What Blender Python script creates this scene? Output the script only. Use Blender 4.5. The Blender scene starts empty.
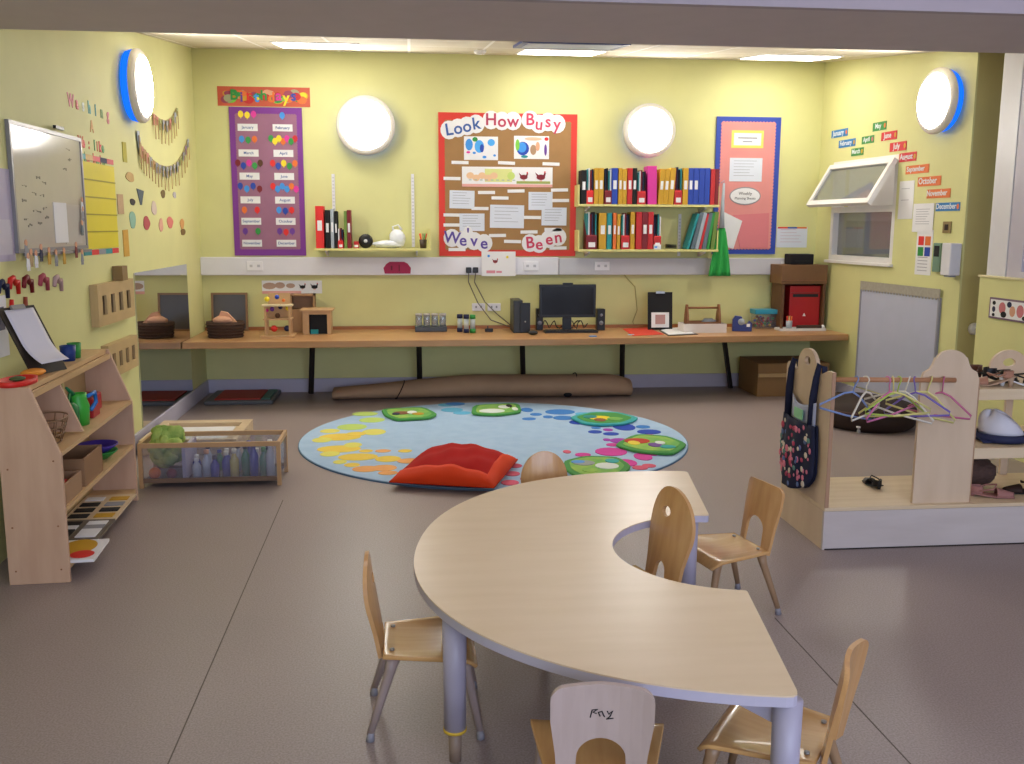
import bpy, bmesh, math, random
from mathutils import Vector, Matrix
random.seed(7)
S = bpy.context.scene
COL = S.collection
PI = math.pi

# ------------------------------------------------------------------ camera
YAW, PITCH, ROLL, FPX, EYE = math.radians(5.97), math.radians(9.25), math.radians(-.23), 956.4, 1.5
fw = Vector((math.sin(YAW)*math.cos(PITCH), math.cos(YAW)*math.cos(PITCH), -math.sin(PITCH)))
rt0 = Vector((math.cos(YAW), -math.sin(YAW), 0)); dn0 = fw.cross(rt0)
rt = rt0*math.cos(ROLL) + dn0*math.sin(ROLL); dn = dn0*math.cos(ROLL) - rt0*math.sin(ROLL)
cd = bpy.data.cameras.new('camera'); cam = bpy.data.objects.new('camera', cd); COL.objects.link(cam)
cam.matrix_world = Matrix(((rt.x, -dn.x, -fw.x, 0), (rt.y, -dn.y, -fw.y, 0), (rt.z, -dn.z, -fw.z, EYE), (0, 0, 0, 1)))
cd.sensor_width = 36; cd.lens = FPX*36/1024; cd.clip_start = .05; cd.clip_end = 60
S.camera = cam
CAMP = Vector((0, 0, EYE))
def ray(x, y): return rt*((x-512)/FPX) + dn*((y-382)/FPX) + fw
def hit(x, y, n, c):
    n = Vector(n); v = ray(x, y); return CAMP + v*((c - n.dot(CAMP))/n.dot(v))
def fl(x, y, z=0): return hit(x, y, (0, 0, 1), z)
def atY(x, y, Y): return hit(x, y, (0, 1, 0), Y)

# ------------------------------------------------------------------ world, exposure, area lights
w = bpy.data.worlds.new('world'); S.world = w; w.use_nodes = True
w.node_tree.nodes['Background'].inputs[0].default_value = (.62, .74, 1, 1)
w.node_tree.nodes['Background'].inputs[1].default_value = 1.0
S.view_settings.view_transform = 'Standard'; S.view_settings.look = 'None'
S.view_settings.gamma = 1; S.view_settings.use_curve_mapping = False
S.view_settings.exposure = 0.7
S.cycles.use_denoising = True; S.cycles.max_bounces = 8; S.cycles.diffuse_bounces = 5
S.cycles.sample_clamp_indirect = 6
P_DISC, P_PANEL, P_NEAR, P_WIN = 32.0, 7.0, 4.2, 110.0

def area(name, loc, rot, sx, sy, power, color):
    l = bpy.data.lights.new(name, 'AREA'); l.shape = 'RECTANGLE'; l.size = sx; l.size_y = sy; l.energy = power; l.color = color
    o = bpy.data.objects.new(name, l); COL.objects.link(o); o.location = loc; o.rotation_euler = rot
    return o
# daylight through the big window behind the camera
area('daylight', (2.0, -2.85, 1.75), (PI/2, 0, 0), 5.0, 1.7, P_WIN, (.66, .76, 1))

# ------------------------------------------------------------------ colours and materials
def lin(c):
    if isinstance(c, str):
        c = [int(c[i:i+2], 16)/255 for i in (0, 2, 4)]
    return tuple((v/12.92 if v <= .04045 else ((v+.055)/1.055)**2.4) for v in c[:3]) + (1,)
MATS = {}
def mat(name, col, rough=.6, metal=0, spec=.5, noise=0, nscale=8, col2=None, stretch=None, emit=0, trans=0, alpha=1, bump=0, bscale=60, coat=0, ior=1.45):
    if name in MATS: return MATS[name]
    m = bpy.data.materials.new(name); m.use_nodes = True; nt = m.node_tree; b = nt.nodes['Principled BSDF']
    c = lin(col)
    b.inputs['Base Color'].default_value = c; b.inputs['Roughness'].default_value = rough
    b.inputs['Metallic'].default_value = metal; b.inputs['Specular IOR Level'].default_value = spec
    b.inputs['Transmission Weight'].default_value = trans; b.inputs['Alpha'].default_value = alpha
    b.inputs['Coat Weight'].default_value = coat; b.inputs['IOR'].default_value = ior
    tc = nt.nodes.new('ShaderNodeTexCoord'); mp = nt.nodes.new('ShaderNodeMapping')
    nt.links.new(tc.outputs['Object'], mp.inputs[0])
    if stretch: mp.inputs['Scale'].default_value = stretch
    nz = nt.nodes.new('ShaderNodeTexNoise'); nz.inputs['Scale'].default_value = nscale; nz.inputs['Detail'].default_value = 5
    nt.links.new(mp.outputs[0], nz.inputs['Vector'])
    c2 = lin(col2) if col2 else tuple(v*(1-.25) for v in c[:3])+(1,)
    mx = nt.nodes.new('ShaderNodeMix'); mx.data_type = 'RGBA'
    rg = nt.nodes.new('ShaderNodeMapRange'); rg.inputs[1].default_value = .35; rg.inputs[2].default_value = .65
    rg.inputs[3].default_value = 0; rg.inputs[4].default_value = noise if noise else .12
    nt.links.new(nz.outputs[0], rg.inputs[0]); nt.links.new(rg.outputs[0], mx.inputs[0])
    mx.inputs[6].default_value = c; mx.inputs[7].default_value = c2
    nt.links.new(mx.outputs[2], b.inputs['Base Color'])
    if bump:
        n2 = nt.nodes.new('ShaderNodeTexNoise'); n2.inputs['Scale'].default_value = bscale; nt.links.new(tc.outputs['Object'], n2.inputs['Vector'])
        bp = nt.nodes.new('ShaderNodeBump'); bp.inputs['Strength'].default_value = bump; bp.inputs['Distance'].default_value = .01
        nt.links.new(n2.outputs[0], bp.inputs['Height']); nt.links.new(bp.outputs[0], b.inputs['Normal'])
    if emit:
        b.inputs['Emission Color'].default_value = c; b.inputs['Emission Strength'].default_value = emit
    MATS[name] = m; return m

YEL = mat('yellow_paint', 'D8D696', .62, noise=.25, nscale=2.5, bump=.05, bscale=120)
YELD = mat('yellow_paint_shelf', 'DBD488', .45)
WHT = mat('white_paint', 'E4E2E0', .5)
WHT2 = mat('white_plastic', 'DEDDE2', .35)
CEILM = mat('ceiling_plaster', 'C4BCBE', .8)
BEAM = mat('bulkhead_paint', 'CCC2C6', .8)
WOODC = mat('counter_wood', 'B68A5E', .35, noise=.5, nscale=3, col2='A27548', stretch=(1, 14, 14))
BIRCH = mat('birch_ply', 'D4BDA2', .42, noise=.5, nscale=4, col2='C4AA8C', stretch=(3, 3, .6))
BIRCHX = mat('birch_ply_long_grain', 'DBC6A6', .42, noise=.5, nscale=4, col2='C9B08A', stretch=(.6, 6, 6))
BEECH = mat('beech_unit', 'C9A68A', .5, noise=.5, nscale=4, col2='B58F74', stretch=(4, 4, .6))
BEECHX = mat('beech_shelf', 'D3B183', .5, noise=.5, nscale=4, col2='BF9A68', stretch=(4, .6, 4))
TABLE = mat('table_laminate', 'DEC8AA', .34, noise=.25, nscale=5, col2='CDB48E', stretch=(.6, 4, 1), spec=.5)
EDGE = mat('table_edge_band', 'B9B4C6', .4)
STEEL = mat('lavender_grey_steel', 'A9A3B4', .38, spec=.5)
CHAIRW = mat('chair_plywood', 'CDA06A', .28, noise=.55, nscale=5, col2='B98652', stretch=(8, 8, .8), coat=.25)
CHAIRS = mat('chair_seat_plywood', 'CFA369', .25, noise=.55, nscale=5, col2='BC8A54', stretch=(8, .8, 8), coat=.3)
CHAIRG = mat('chair_plywood_grey', 'BDAAA2', .35, noise=.4, nscale=5, col2='AD998F', stretch=(8, 8, .8), coat=.15)
LEGM = mat('chair_leg_wood_lit_grey', '9C8A84', .4)  # wood legs again, the grey cast of the light put into the colour
LEGW = mat('chair_leg_wood', '9A7B5C', .4)
FOOT = mat('foot_cap_grey', '8A8890', .6)
BLK = mat('black_plastic', '121316', .4)
BLKM = mat('black_matt', '17171A', .8)
DKLEG = mat('dark_leg_paint', '231F1D', .5)
PAPER = mat('white_paper', 'E6E6E8', .7)
PAPB = mat('pale_blue_paper', 'D6DCE8', .7)
RED = mat('red', 'C02528', .5); REDB = mat('bright_red', 'DA2A25', .5)
BLUE = mat('blue', '2343A8', .5); LBLUE = mat('light_blue', '3E8FDD', .5)
GREEN = mat('green', '2E8F3F', .5); LGREEN = mat('light_green', '7CC544', .55)
ORANGE = mat('orange', 'E0702C', .5); PINK = mat('pink', 'D8359A', .5); PURPLE = mat('purple', '6B3A96', .5)
MUST = mat('mustard', 'C99A22', .5); TEAL = mat('teal', '1F8D92', .5); YELLOW = mat('yellow', 'EBD327', .5)
MAROON = mat('maroon', '7A1620', .5); NAVY = mat('navy', '1C2348', .7); GREY = mat('grey', '8E9096', .6)
BROWN = mat('brown', '5A3B24', .7); DBROWN = mat('dark_brown', '2F1A12', .7, bump=.2)
KRAFT = mat('kraft', 'A98258', .85, noise=.4, nscale=6); CARD = mat('cardboard', '9C7850', .85)
PEACH = mat('peach_fabric', 'D9A382', .85); WICK = mat('dark_wicker', '4A3426', .85, bump=.6, bscale=90)
SKY = mat('sky_blue', '4BA3E8', .5); LAV = mat('mauve_paper', '9A6C86', .85, noise=.3)
METAL = mat('brushed_metal', 'A8A8AA', .3, metal=.8)

def glassy(name, col, alpha, rough=.05):
    m = bpy.data.materials.new(name); m.use_nodes = True; nt = m.node_tree; nt.nodes.clear()
    o = nt.nodes.new('ShaderNodeOutputMaterial'); t = nt.nodes.new('ShaderNodeBsdfTransparent'); g = nt.nodes.new('ShaderNodeBsdfGlossy')
    d = nt.nodes.new('ShaderNodeBsdfDiffuse'); m1 = nt.nodes.new('ShaderNodeMixShader'); m2 = nt.nodes.new('ShaderNodeMixShader')
    d.inputs[0].default_value = lin(col); g.inputs['Roughness'].default_value = rough; t.inputs[0].default_value = (.95, .97, 1, 1)
    m1.inputs[0].default_value = alpha; m2.inputs[0].default_value = .12
    nt.links.new(t.outputs[0], m1.inputs[1]); nt.links.new(d.outputs[0], m1.inputs[2])
    nt.links.new(m1.outputs[0], m2.inputs[1]); nt.links.new(g.outputs[0], m2.inputs[2]); nt.links.new(m2.outputs[0], o.inputs[0])
    return m
GLASS = glassy('clear_glass', 'B8C4CC', .18)
ACRYL = glassy('clear_acrylic', 'A9AAC6', .10, .15)
PANE = glassy('window_pane', '8A8C88', .55, .05)
def mirror_mat():
    m = bpy.data.materials.new('mirror_glass'); m.use_nodes = True; b = m.node_tree.nodes['Principled BSDF']
    b.inputs['Base Color'].default_value = (.62, .64, .66, 1); b.inputs['Metallic'].default_value = 1; b.inputs['Roughness'].default_value = .015
    return m
MIRR = mirror_mat()
def emis(name, col, s):
    m = bpy.data.materials.new(name); m.use_nodes = True; nt = m.node_tree; nt.nodes.clear()
    o = nt.nodes.new('ShaderNodeOutputMaterial'); e = nt.nodes.new('ShaderNodeEmission'); e.inputs[0].default_value = lin(col); e.inputs[1].default_value = s
    nt.links.new(e.outputs[0], o.inputs[0]); return m
DISC = emis('lamp_diffuser', 'FFFAF4', P_DISC)
BLUEGLOW = emis('blue_backlight', '1464F0', 1.0)
PANELM = emis('ceiling_panel_diffuser', 'FFF9F0', P_PANEL)
NEARM = emis('near_panel_diffuser', 'FFF3F0', P_NEAR)

def floor_mat():
    m = bpy.data.materials.new('speckled_vinyl'); m.use_nodes = True; nt = m.node_tree; b = nt.nodes['Principled BSDF']
    tc = nt.nodes.new('ShaderNodeTexCoord')
    nz = nt.nodes.new('ShaderNodeTexNoise'); nz.inputs['Scale'].default_value = 160; nz.inputs['Detail'].default_value = 3
    n2 = nt.nodes.new('ShaderNodeTexNoise'); n2.inputs['Scale'].default_value = 1.3; n2.inputs['Detail'].default_value = 4
    for n in (nz, n2): nt.links.new(tc.outputs['Object'], n.inputs['Vector'])
    cr = nt.nodes.new('ShaderNodeValToRGB'); cr.color_ramp.elements[0].position = .36; cr.color_ramp.elements[1].position = .64
    cr.color_ramp.elements[0].color = lin('8E7F7C'); cr.color_ramp.elements[1].color = lin('A49694')
    nt.links.new(nz.outputs[0], cr.inputs[0])
    mx = nt.nodes.new('ShaderNodeMix'); mx.data_type = 'RGBA'; mx.blend_type = 'MULTIPLY'
    r2 = nt.nodes.new('ShaderNodeValToRGB'); r2.color_ramp.elements[0].color = (.84, .84, .84, 1); r2.color_ramp.elements[1].color = (1, 1, 1, 1)
    nt.links.new(n2.outputs[0], r2.inputs[0]); mx.inputs[0].default_value = 1
    nt.links.new(cr.outputs[0], mx.inputs[6]); nt.links.new(r2.outputs[0], mx.inputs[7])
    nt.links.new(mx.outputs[2], b.inputs['Base Color']); b.inputs['Roughness'].default_value = .42; b.inputs['Specular IOR Level'].default_value = .45
    return m
FLOOR = floor_mat()
def tile_mat():
    m = bpy.data.materials.new('ceiling_tiles'); m.use_nodes = True; nt = m.node_tree; b = nt.nodes['Principled BSDF']
    tc = nt.nodes.new('ShaderNodeTexCoord'); br = nt.nodes.new('ShaderNodeTexBrick'); br.offset = 0
    br.inputs['Scale'].default_value = 1; br.inputs['Brick Width'].default_value = .6; br.inputs['Row Height'].default_value = .6
    br.inputs['Mortar Size'].default_value = .012; br.inputs['Color1'].default_value = lin('D6CDB8'); br.inputs['Color2'].default_value = lin('CDC4AE'); br.inputs['Mortar'].default_value = lin('EDE9E0')
    nt.links.new(tc.outputs['Object'], br.inputs['Vector']); nt.links.new(br.outputs[0], b.inputs['Base Color']); b.inputs['Roughness'].default_value = .85
    return m
TILES = tile_mat()

# ------------------------------------------------------------------ object helpers
def wm(o):
    m = o.matrix_basis.copy()
    while o.parent: o = o.parent; m = o.matrix_basis @ m
    return m
class MB:
    """collects shapes and links them as ONE mesh object"""
    def __init__(self, M=None): self.bm = bmesh.new(); self.mats = []; self.i = 0; self.M = M or Matrix(); self.sm = False
    def m(self, material, smooth=None):
        if material not in self.mats: self.mats.append(material)
        self.i = self.mats.index(material)
        if smooth is not None: self.sm = smooth
        return self
    def _fin(self, faces, smooth=None):
        for f in faces: f.material_index = self.i; f.smooth = self.sm if smooth is None else smooth
    def faces(self, pts, fs, smooth=None, M=None):
        T = self.M @ M if M else self.M
        vs = [self.bm.verts.new(T @ Vector(p)) for p in pts]; out = []
        for f in fs:
            try: out.append(self.bm.faces.new([vs[k] for k in f]))
            except ValueError: pass
        self._fin(out, smooth); return vs
    def box(self, a, b, M=None):
        x0, y0, z0 = a; x1, y1, z1 = b
        self.faces([(x0,y0,z0),(x1,y0,z0),(x1,y1,z0),(x0,y1,z0),(x0,y0,z1),(x1,y0,z1),(x1,y1,z1),(x0,y1,z1)],
                   [(3,2,1,0),(4,5,6,7),(0,1,5,4),(1,2,6,5),(2,3,7,6),(3,0,4,7)], False, M); return self
    def prism(self, pts, d0, d1, M=None):      # polygon in local XY, extruded in local Z
        n = len(pts)
        a = sum(pts[k][0]*pts[(k+1) % n][1]-pts[(k+1) % n][0]*pts[k][1] for k in range(n))
        if a < 0: pts = pts[::-1]
        P = [(p[0], p[1], d0) for p in pts] + [(p[0], p[1], d1) for p in pts]
        self.faces(P, [tuple(range(n))[::-1], tuple(range(n, 2*n))] + [(k, (k+1) % n, n+(k+1) % n, n+k) for k in range(n)], False, M); return self
    def ell(self, cx, cy, rx, ry, d0, d1, rot=0, n=24, M=None):
        c, s = math.cos(rot), math.sin(rot)
        return self.prism([(cx+rx*math.cos(t)*c-ry*math.sin(t)*s, cy+rx*math.cos(t)*s+ry*math.sin(t)*c) for t in [2*PI*k/n for k in range(n)]], d0, d1, M)
    def tube(self, path, rad, n=10, cap=True, smooth=True, M=None, flat=1):
        path = [Vector(p) for p in path]; rad = rad if isinstance(rad, (list, tuple)) else [rad]*len(path)
        P = []; up = None
        for k, p in enumerate(path):
            t = (path[min(k+1, len(path)-1)] - path[max(k-1, 0)]).normalized()
            if up is None: up = Vector((0, 0, 1)) if abs(t.z) < .9 else Vector((1, 0, 0))
            a = t.cross(up).normalized(); b = a.cross(t).normalized(); up = b
            for j in range(n):
                th = 2*PI*j/n; P.append(p + (a*math.cos(th)*flat + b*math.sin(th))*rad[k])
        F = []
        for k in range(len(path)-1):
            for j in range(n): F.append((k*n+j, k*n+(j+1) % n, (k+1)*n+(j+1) % n, (k+1)*n+j))
        if cap: F.append(tuple(range(n))[::-1]); F.append(tuple(range((len(path)-1)*n, len(path)*n)))
        self.faces(P, F, smooth, M); return self
    def cyl(self, p0, p1, r0, r1=None, n=20, M=None, smooth=True):
        return self.tube([p0, p1], [r0, r1 if r1 is not None else r0], n, True, smooth, M)
    def lathe(self, prof, c=(0, 0, 0), n=24, M=None, smooth=True):
        P = [(c[0]+r*math.cos(2*PI*j/n), c[1]+r*math.sin(2*PI*j/n), c[2]+z) for r, z in prof for j in range(n)]
        F = []
        for k in range(len(prof)-1):
            for j in range(n): F.append((k*n+j, k*n+(j+1) % n, (k+1)*n+(j+1) % n, (k+1)*n+j))
        F.append(tuple(range(n))[::-1]); F.append(tuple(range((len(prof)-1)*n, len(prof)*n)))
        self.faces(P, F, smooth, M); return self
    def ball(self, c, r, n=14, sc=(1, 1, 1), M=None, wob=0):
        P = []; F = []; h = n//2
        for k in range(1, h):
            for j in range(n):
                a, b = PI*k/h, 2*PI*j/n; q = r*(1+random.uniform(-wob, wob))
                P.append((c[0]+q*sc[0]*math.sin(a)*math.cos(b), c[1]+q*sc[1]*math.sin(a)*math.sin(b), c[2]+q*sc[2]*math.cos(a)))
        for k in range(h-2):
            for j in range(n): F.append((k*n+j, (k+1)*n+j, (k+1)*n+(j+1) % n, k*n+(j+1) % n))
        P.append((c[0], c[1], c[2]+r*sc[2])); P.append((c[0], c[1], c[2]-r*sc[2])); t, b2 = len(P)-2, len(P)-1
        for j in range(n): F.append((t, j, (j+1) % n)); F.append((b2, (h-2)*n+(j+1) % n, (h-2)*n+j))
        self.faces(P, F, True, M); return self
    def sheet(self, fn, nu, nv, thick, M=None):
        g = [[Vector(fn(a/nu, b/nv)) for b in range(nv+1)] for a in range(nu+1)]
        T = []
        for a in range(nu+1):
            for b in range(nv+1):
                du = g[min(a+1, nu)][b]-g[max(a-1, 0)][b]; dv = g[a][min(b+1, nv)]-g[a][max(b-1, 0)]
                nn = du.cross(dv); nn = nn.normalized() if nn.length > 1e-9 else Vector((0, 0, 1))
                T.append((g[a][b]+nn*thick/2, g[a][b]-nn*thick/2))
        P = [t[0] for t in T]+[t[1] for t in T]; K = len(T); W = nv+1; F = []
        for a in range(nu):
            for b in range(nv):
                q = (a*W+b, (a+1)*W+b, (a+1)*W+b+1, a*W+b+1); F.append(q); F.append(tuple(k+K for k in q[::-1]))
        for a in range(nu):
            F.append((a*W, a*W+K, (a+1)*W+K, (a+1)*W)); F.append(((a+1)*W+nv, (a+1)*W+nv+K, a*W+nv+K, a*W+nv))
        for b in range(nv):
            F.append((b+1, b+1+K, b+K, b)); F.append((nu*W+b, nu*W+b+K, nu*W+b+1+K, nu*W+b+1))
        self.faces(P, F, True, M); return self
    def merge(self, mesh, M=None, smooth=False):
        T = self.M @ M if M else self.M
        nf = len(self.bm.faces); nv = len(self.bm.verts); self.bm.from_mesh(mesh)
        self.bm.verts.ensure_lookup_table(); self.bm.faces.ensure_lookup_table()
        for v in self.bm.verts[nv:]: v.co = T @ v.co
        self._fin(self.bm.faces[nf:], smooth); return self
    def shape(self, loops, thick, M=None, bend=0, cuts=9):
        """2-D outline with holes, extruded; bend curves it about the vertical"""
        cu = bpy.data.curves.new('c', 'CURVE'); cu.dimensions = '2D'; cu.fill_mode = 'BOTH'; cu.extrude = thick/2
        for L in loops:
            sp = cu.splines.new('POLY'); sp.points.add(len(L)-1); sp.use_cyclic_u = True
            for k, p in enumerate(L): sp.points[k].co = (p[0], p[1], 0, 1)
        o = bpy.data.objects.new('c', cu); me = bpy.data.meshes.new_from_object(o)
        if bend:
            b = bmesh.new(); b.from_mesh(me); bmesh.ops.remove_doubles(b, verts=b.verts, dist=1e-5)
            xs = [p[0] for p in loops[0]]; x0, x1 = min(xs), max(xs)
            for k in range(1, cuts):
                bmesh.ops.bisect_plane(b, geom=b.verts[:]+b.edges[:]+b.faces[:], plane_co=(x0+(x1-x0)*k/cuts, 0, 0), plane_no=(1, 0, 0))
            for v in b.verts: v.co.z += bend*v.co.x**2
            b.to_mesh(me); b.free()
        self.merge(me, M); bpy.data.meshes.remove(me); bpy.data.objects.remove(o); bpy.data.curves.remove(cu); return self
    def text(self, s, x, y, size, z=0, rot=0, ext=.0006, align='CENTER', bold=.0, M=None):
        cu = bpy.data.curves.new('t', 'FONT'); cu.body = s; cu.size = size; cu.extrude = ext; cu.align_x = align; cu.align_y = 'CENTER'; cu.offset = bold; cu.resolution_u = 3
        o = bpy.data.objects.new('t', cu); me = bpy.data.meshes.new_from_object(o)
        T = Matrix.Translation((x, y, z)) @ Matrix.Rotation(rot, 4, 'Z')
        self.merge(me, M @ T if M else T); bpy.data.meshes.remove(me); bpy.data.objects.remove(o); bpy.data.curves.remove(cu); return self
    def build(self, name, parent=None, label=None, cat=None, group=None, kind=None, bevel=0, local=False, origin=None):
        me = bpy.data.meshes.new(name)
        if not self.mats: self.m(WHT)
        for m in self.mats: me.materials.append(m)
        o = bpy.data.objects.new(name, me)
        if parent is not None:
            if not local: self.bm.transform(wm(parent).inverted())
        elif not local and len(self.bm.verts):
            if origin is None:
                vs = [v.co for v in self.bm.verts]
                origin = Vector(((min(v.x for v in vs)+max(v.x for v in vs))/2, (min(v.y for v in vs)+max(v.y for v in vs))/2, min(v.z for v in vs)))
            origin = Vector(origin)
            self.bm.transform(Matrix.Translation(-origin)); o.location = origin
        self.bm.to_mesh(me); self.bm.free(); COL.objects.link(o)
        if parent is not None: o.parent = parent
        if bevel:
            bv = o.modifiers.new('bevel', 'BEVEL'); bv.width = bevel; bv.segments = 2; bv.limit_method = 'ANGLE'; bv.angle_limit = math.radians(50)
        tag(o, label, cat, group, kind); return o
def tag(o, label=None, cat=None, group=None, kind=None):
    for k, v in (('label', label), ('category', cat), ('group', group), ('kind', kind)):
        if v: o[k] = v
    return o
def thing(name, loc, label, cat, rz=0, group=None):
    o = bpy.data.objects.new(name, None); COL.objects.link(o); o.location = loc; o.rotation_euler = (0, 0, rz); o.empty_display_size = .05
    return tag(o, label, cat, group)
def dup(root, loc, rz, label, scale=1):
    r = root.copy(); COL.objects.link(r); r.location = loc; r.rotation_euler = (0, 0, rz); r['label'] = label
    if scale != 1: r.scale = (scale,)*3
    for ch in list(root.children):
        c = ch.copy(); COL.objects.link(c); c.parent = r
        for g in ch.children:
            d = g.copy(); COL.objects.link(d); d.parent = c
    return r
class Plane:
    """a wall: u to the right as seen from the room, v up, d out of the wall into the room"""
    def __init__(self, o, u):
        self.o = Vector(o); self.u = Vector(u).normalized(); self.n = self.u.cross(Vector((0, 0, 1)))
        self.M = Matrix(((self.u.x, 0, self.n.x, self.o.x), (self.u.y, 0, self.n.y, self.o.y), (self.u.z, 1, self.n.z, self.o.z), (0, 0, 0, 1)))
    def px(self, x, y, d=0):
        p = hit(x, y, self.n, self.n.dot(self.o)+d); q = p-self.o; return q.dot(self.u), q.z
    def rect(self, x0, y0, x1, y1, d=0):
        xm, ym = (x0+x1)/2, (y0+y1)/2
        return self.px(x0, ym, d)[0], self.px(xm, y1, d)[1], self.px(x1, ym, d)[0], self.px(xm, y0, d)[1]
    def at(self, u, v, d=0): return self.M @ Vector((u, v, d))
BY = 8.757; LX = -1.85
BW = Plane((0, BY, 0), (1, 0, 0))
LW = Plane((LX, 0, 0), (0, 1, 0))
RA = math.radians(4)
RW = Plane((3.785, BY, 0), (math.sin(RA), -math.cos(RA), 0)); RL = 2.2      # right wall and its length
HW = Plane((3.93, 6.31, 0), (0, -1, 0))
SLOPE = math.atan(.115)                                                      # the tiled ceiling drops towards the camera
CM = Matrix(((1, 0, 0, 0), (0, -math.cos(SLOPE), math.sin(SLOPE), BY), (0, -math.sin(SLOPE), -math.cos(SLOPE), 2.99), (0, 0, 0, 1)))
CN = Vector((0, math.sin(SLOPE), -math.cos(SLOPE)))
def ceil_px(x, y):
    p = hit(x, y, CN, CN.dot(Vector((0, BY, 2.99)))); return p.x, (p-Vector((0, BY, 2.99))).dot(Vector((0, -math.cos(SLOPE), -math.sin(SLOPE))))
def struct(mb, name, **k): return mb.build(name, kind='structure', origin=(0, 0, 0), **k)

# ------------------------------------------------------------------ the room
struct(MB().m(FLOOR).box((-2.1, -3.1, -.1), (6.7, 9.0, 0)), 'floor')
# floor joints
mb = MB().m(mat('floor_joint', '5E534C', .7))
for a, b in ((fl(283, 500), fl(168, 764)), (fl(775, 618), fl(905, 758))):
    d = (b-a).normalized(); s = Vector((-d.y, d.x, 0))*.002
    a = a-d*.0; b = b+d*.6
    mb.prism([tuple((a+s)[:2]), tuple((b+s)[:2]), tuple((b-s)[:2]), tuple((a-s)[:2])], .0, .0008)
struct(mb, 'trim_1')
H = 2.99
struct(MB(CM).m(TILES).box((-2.0, -.2, -.1), (6.7, 4.12, 0)), 'ceiling')
struct(MB().m(CEILM).box((-2.0, -3.1, 2.9), (6.7, 3.86, 3.0)), 'ceiling_near')
struct(MB().m(BEAM).box((LX, 3.88, 2.36), (6.6, 4.68, 2.53)), 'trim_2')
struct(MB().m(mat('bulkhead_face', 'B4AAB4', .8)).box((LX, 3.84, 2.36), (6.6, 3.88, 2.9)), 'trim_4')
struct(MB().m(YEL).box((LX-.15, BY, 0), (3.93, BY+.15, H)), 'wall_back')
struct(MB().m(WHT).box((3.95, BY, 0), (6.7, BY+.15, H)), 'wall_next_room')
t = thing('storage_cupboard', (4.6, BY-.2, 0), 'grey and red-brown cupboard in the next room, seen through the lower window pane', 'cupboard')
MB().m(mat('cupboard_grey', '8A8C90', .6)).box((4.05, BY-.3, 0), (5.3, BY-.001, 1.56)).build('body', t)
for k_, (x_, c_) in enumerate(((4.06, '7E8898'), (4.37, 'A4A6AA'), (4.68, '7A5450'), (4.99, '6E7A8C'))):
    MB().m(mat('cupboard_door_%d' % k_, c_, .6)).box((x_, BY-.32, .1), (x_+.29, BY-.3005, 1.52)).build('door', t)
struct(MB().m(YEL).box((LX-.15, -3.1, 0), (LX, BY, 3.0)), 'wall_left')
# right wall with a window opening
wu0 = RW.px(831, 215)[0]; wu1 = RW.px(895, 215)[0]; wv0, wv1 = 1.21, 2.08
mb = MB(RW.M).m(YEL)
for (a, b, c, d) in ((0, 0, RL, wv0), (0, wv1, RL, H), (0, wv0, wu0, wv1), (wu1, wv0, RL, wv1)):
    mb.box((a, b, -.16), (c, d, 0))
struct(mb, 'wall_right')
rx0 = RW.at(RL, 0).x; ry0 = RW.at(RL, 0).y
YELR = mat('yellow_paint_shaded', 'C8BC7A', .62, noise=.25, nscale=2.5)  # darker copy of the wall yellow, shade of the turned face put into the colour
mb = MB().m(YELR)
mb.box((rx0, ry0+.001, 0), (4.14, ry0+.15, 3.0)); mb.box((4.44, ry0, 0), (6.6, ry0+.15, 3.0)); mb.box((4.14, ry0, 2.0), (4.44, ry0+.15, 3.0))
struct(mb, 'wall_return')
struct(MB().m(mat('corridor_paint', 'C4C2C0', .7)).box((6.5, -3.1, 0), (6.65, 9.0, 3.0)), 'wall_far_right')
struct(MB().m(WHT).box((-2, -3.1, 0), (6.6, -3.0, .85)).box((-2, -3.1, 2.65), (6.6, -3.0, 3.0)).box((-2, -3.1, .85), (-.6, -3.0, 2.65)).box((4.6, -3.1, .85), (6.6, -3.0, 2.65)), 'wall_front')
# half wall with a pale ledge and the glazed screen post above it
struct(MB().m(YEL).box((3.93, 5.0, 0), (4.03, 6.31, 1.165)), 'wall_half')
struct(MB().m(mat('ledge_cream', 'DDD3A4', .5)).box((3.92, 4.98, 1.165), (4.04, 6.32, 1.18)), 'trim_3', bevel=.003)
struct(MB().m(WHT2).box((3.95, 6.06, 1.18), (4.01, 6.27, 2.9)), 'window_2')
struct(MB().m(mat('screen_frame_lilac', 'C2BDCB', .4)).box((3.955, 5.90, 1.18), (4.005, 6.055, 2.9)).box((3.955, 5.0, 1.18), (4.005, 5.90, 1.22)), 'window_3')
# door edge seen past the screen
dr = MB().m(mat('door_edge_dark', '54404A', .5)).box((4.185, ry0-.02, 0), (4.212, ry0+.03, 2.0)).build('door_1', kind='structure', origin=(0, 0, 0))
MB().m(mat('door_frame_blue_grey', '77809A', .4)).box((4.15, ry0-.03, 0), (4.184, ry0+.02, 2.0)).build('door_frame', dr)
MB().m(mat('door_leaf', 'BDB6BE', .5)).box((4.213, ry0+.01, 0), (4.44, ry0+.04, 2.0)).build('door_leaf', dr)
t = thing('ceiling_light', (5.0, 7.9, 2.85), 'added unseen ceiling panel that brightens the next room behind the opening window', 'ceiling light')  # unseen panel, added to brighten the room behind the window
MB().m(WHT).box((4.5, 7.4, 2.86), (5.5, 8.4, 2.88)).build('frame', t); MB().m(NEARM).box((4.55, 7.45, 2.85), (5.45, 8.35, 2.86)).build('diffuser', t)
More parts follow.
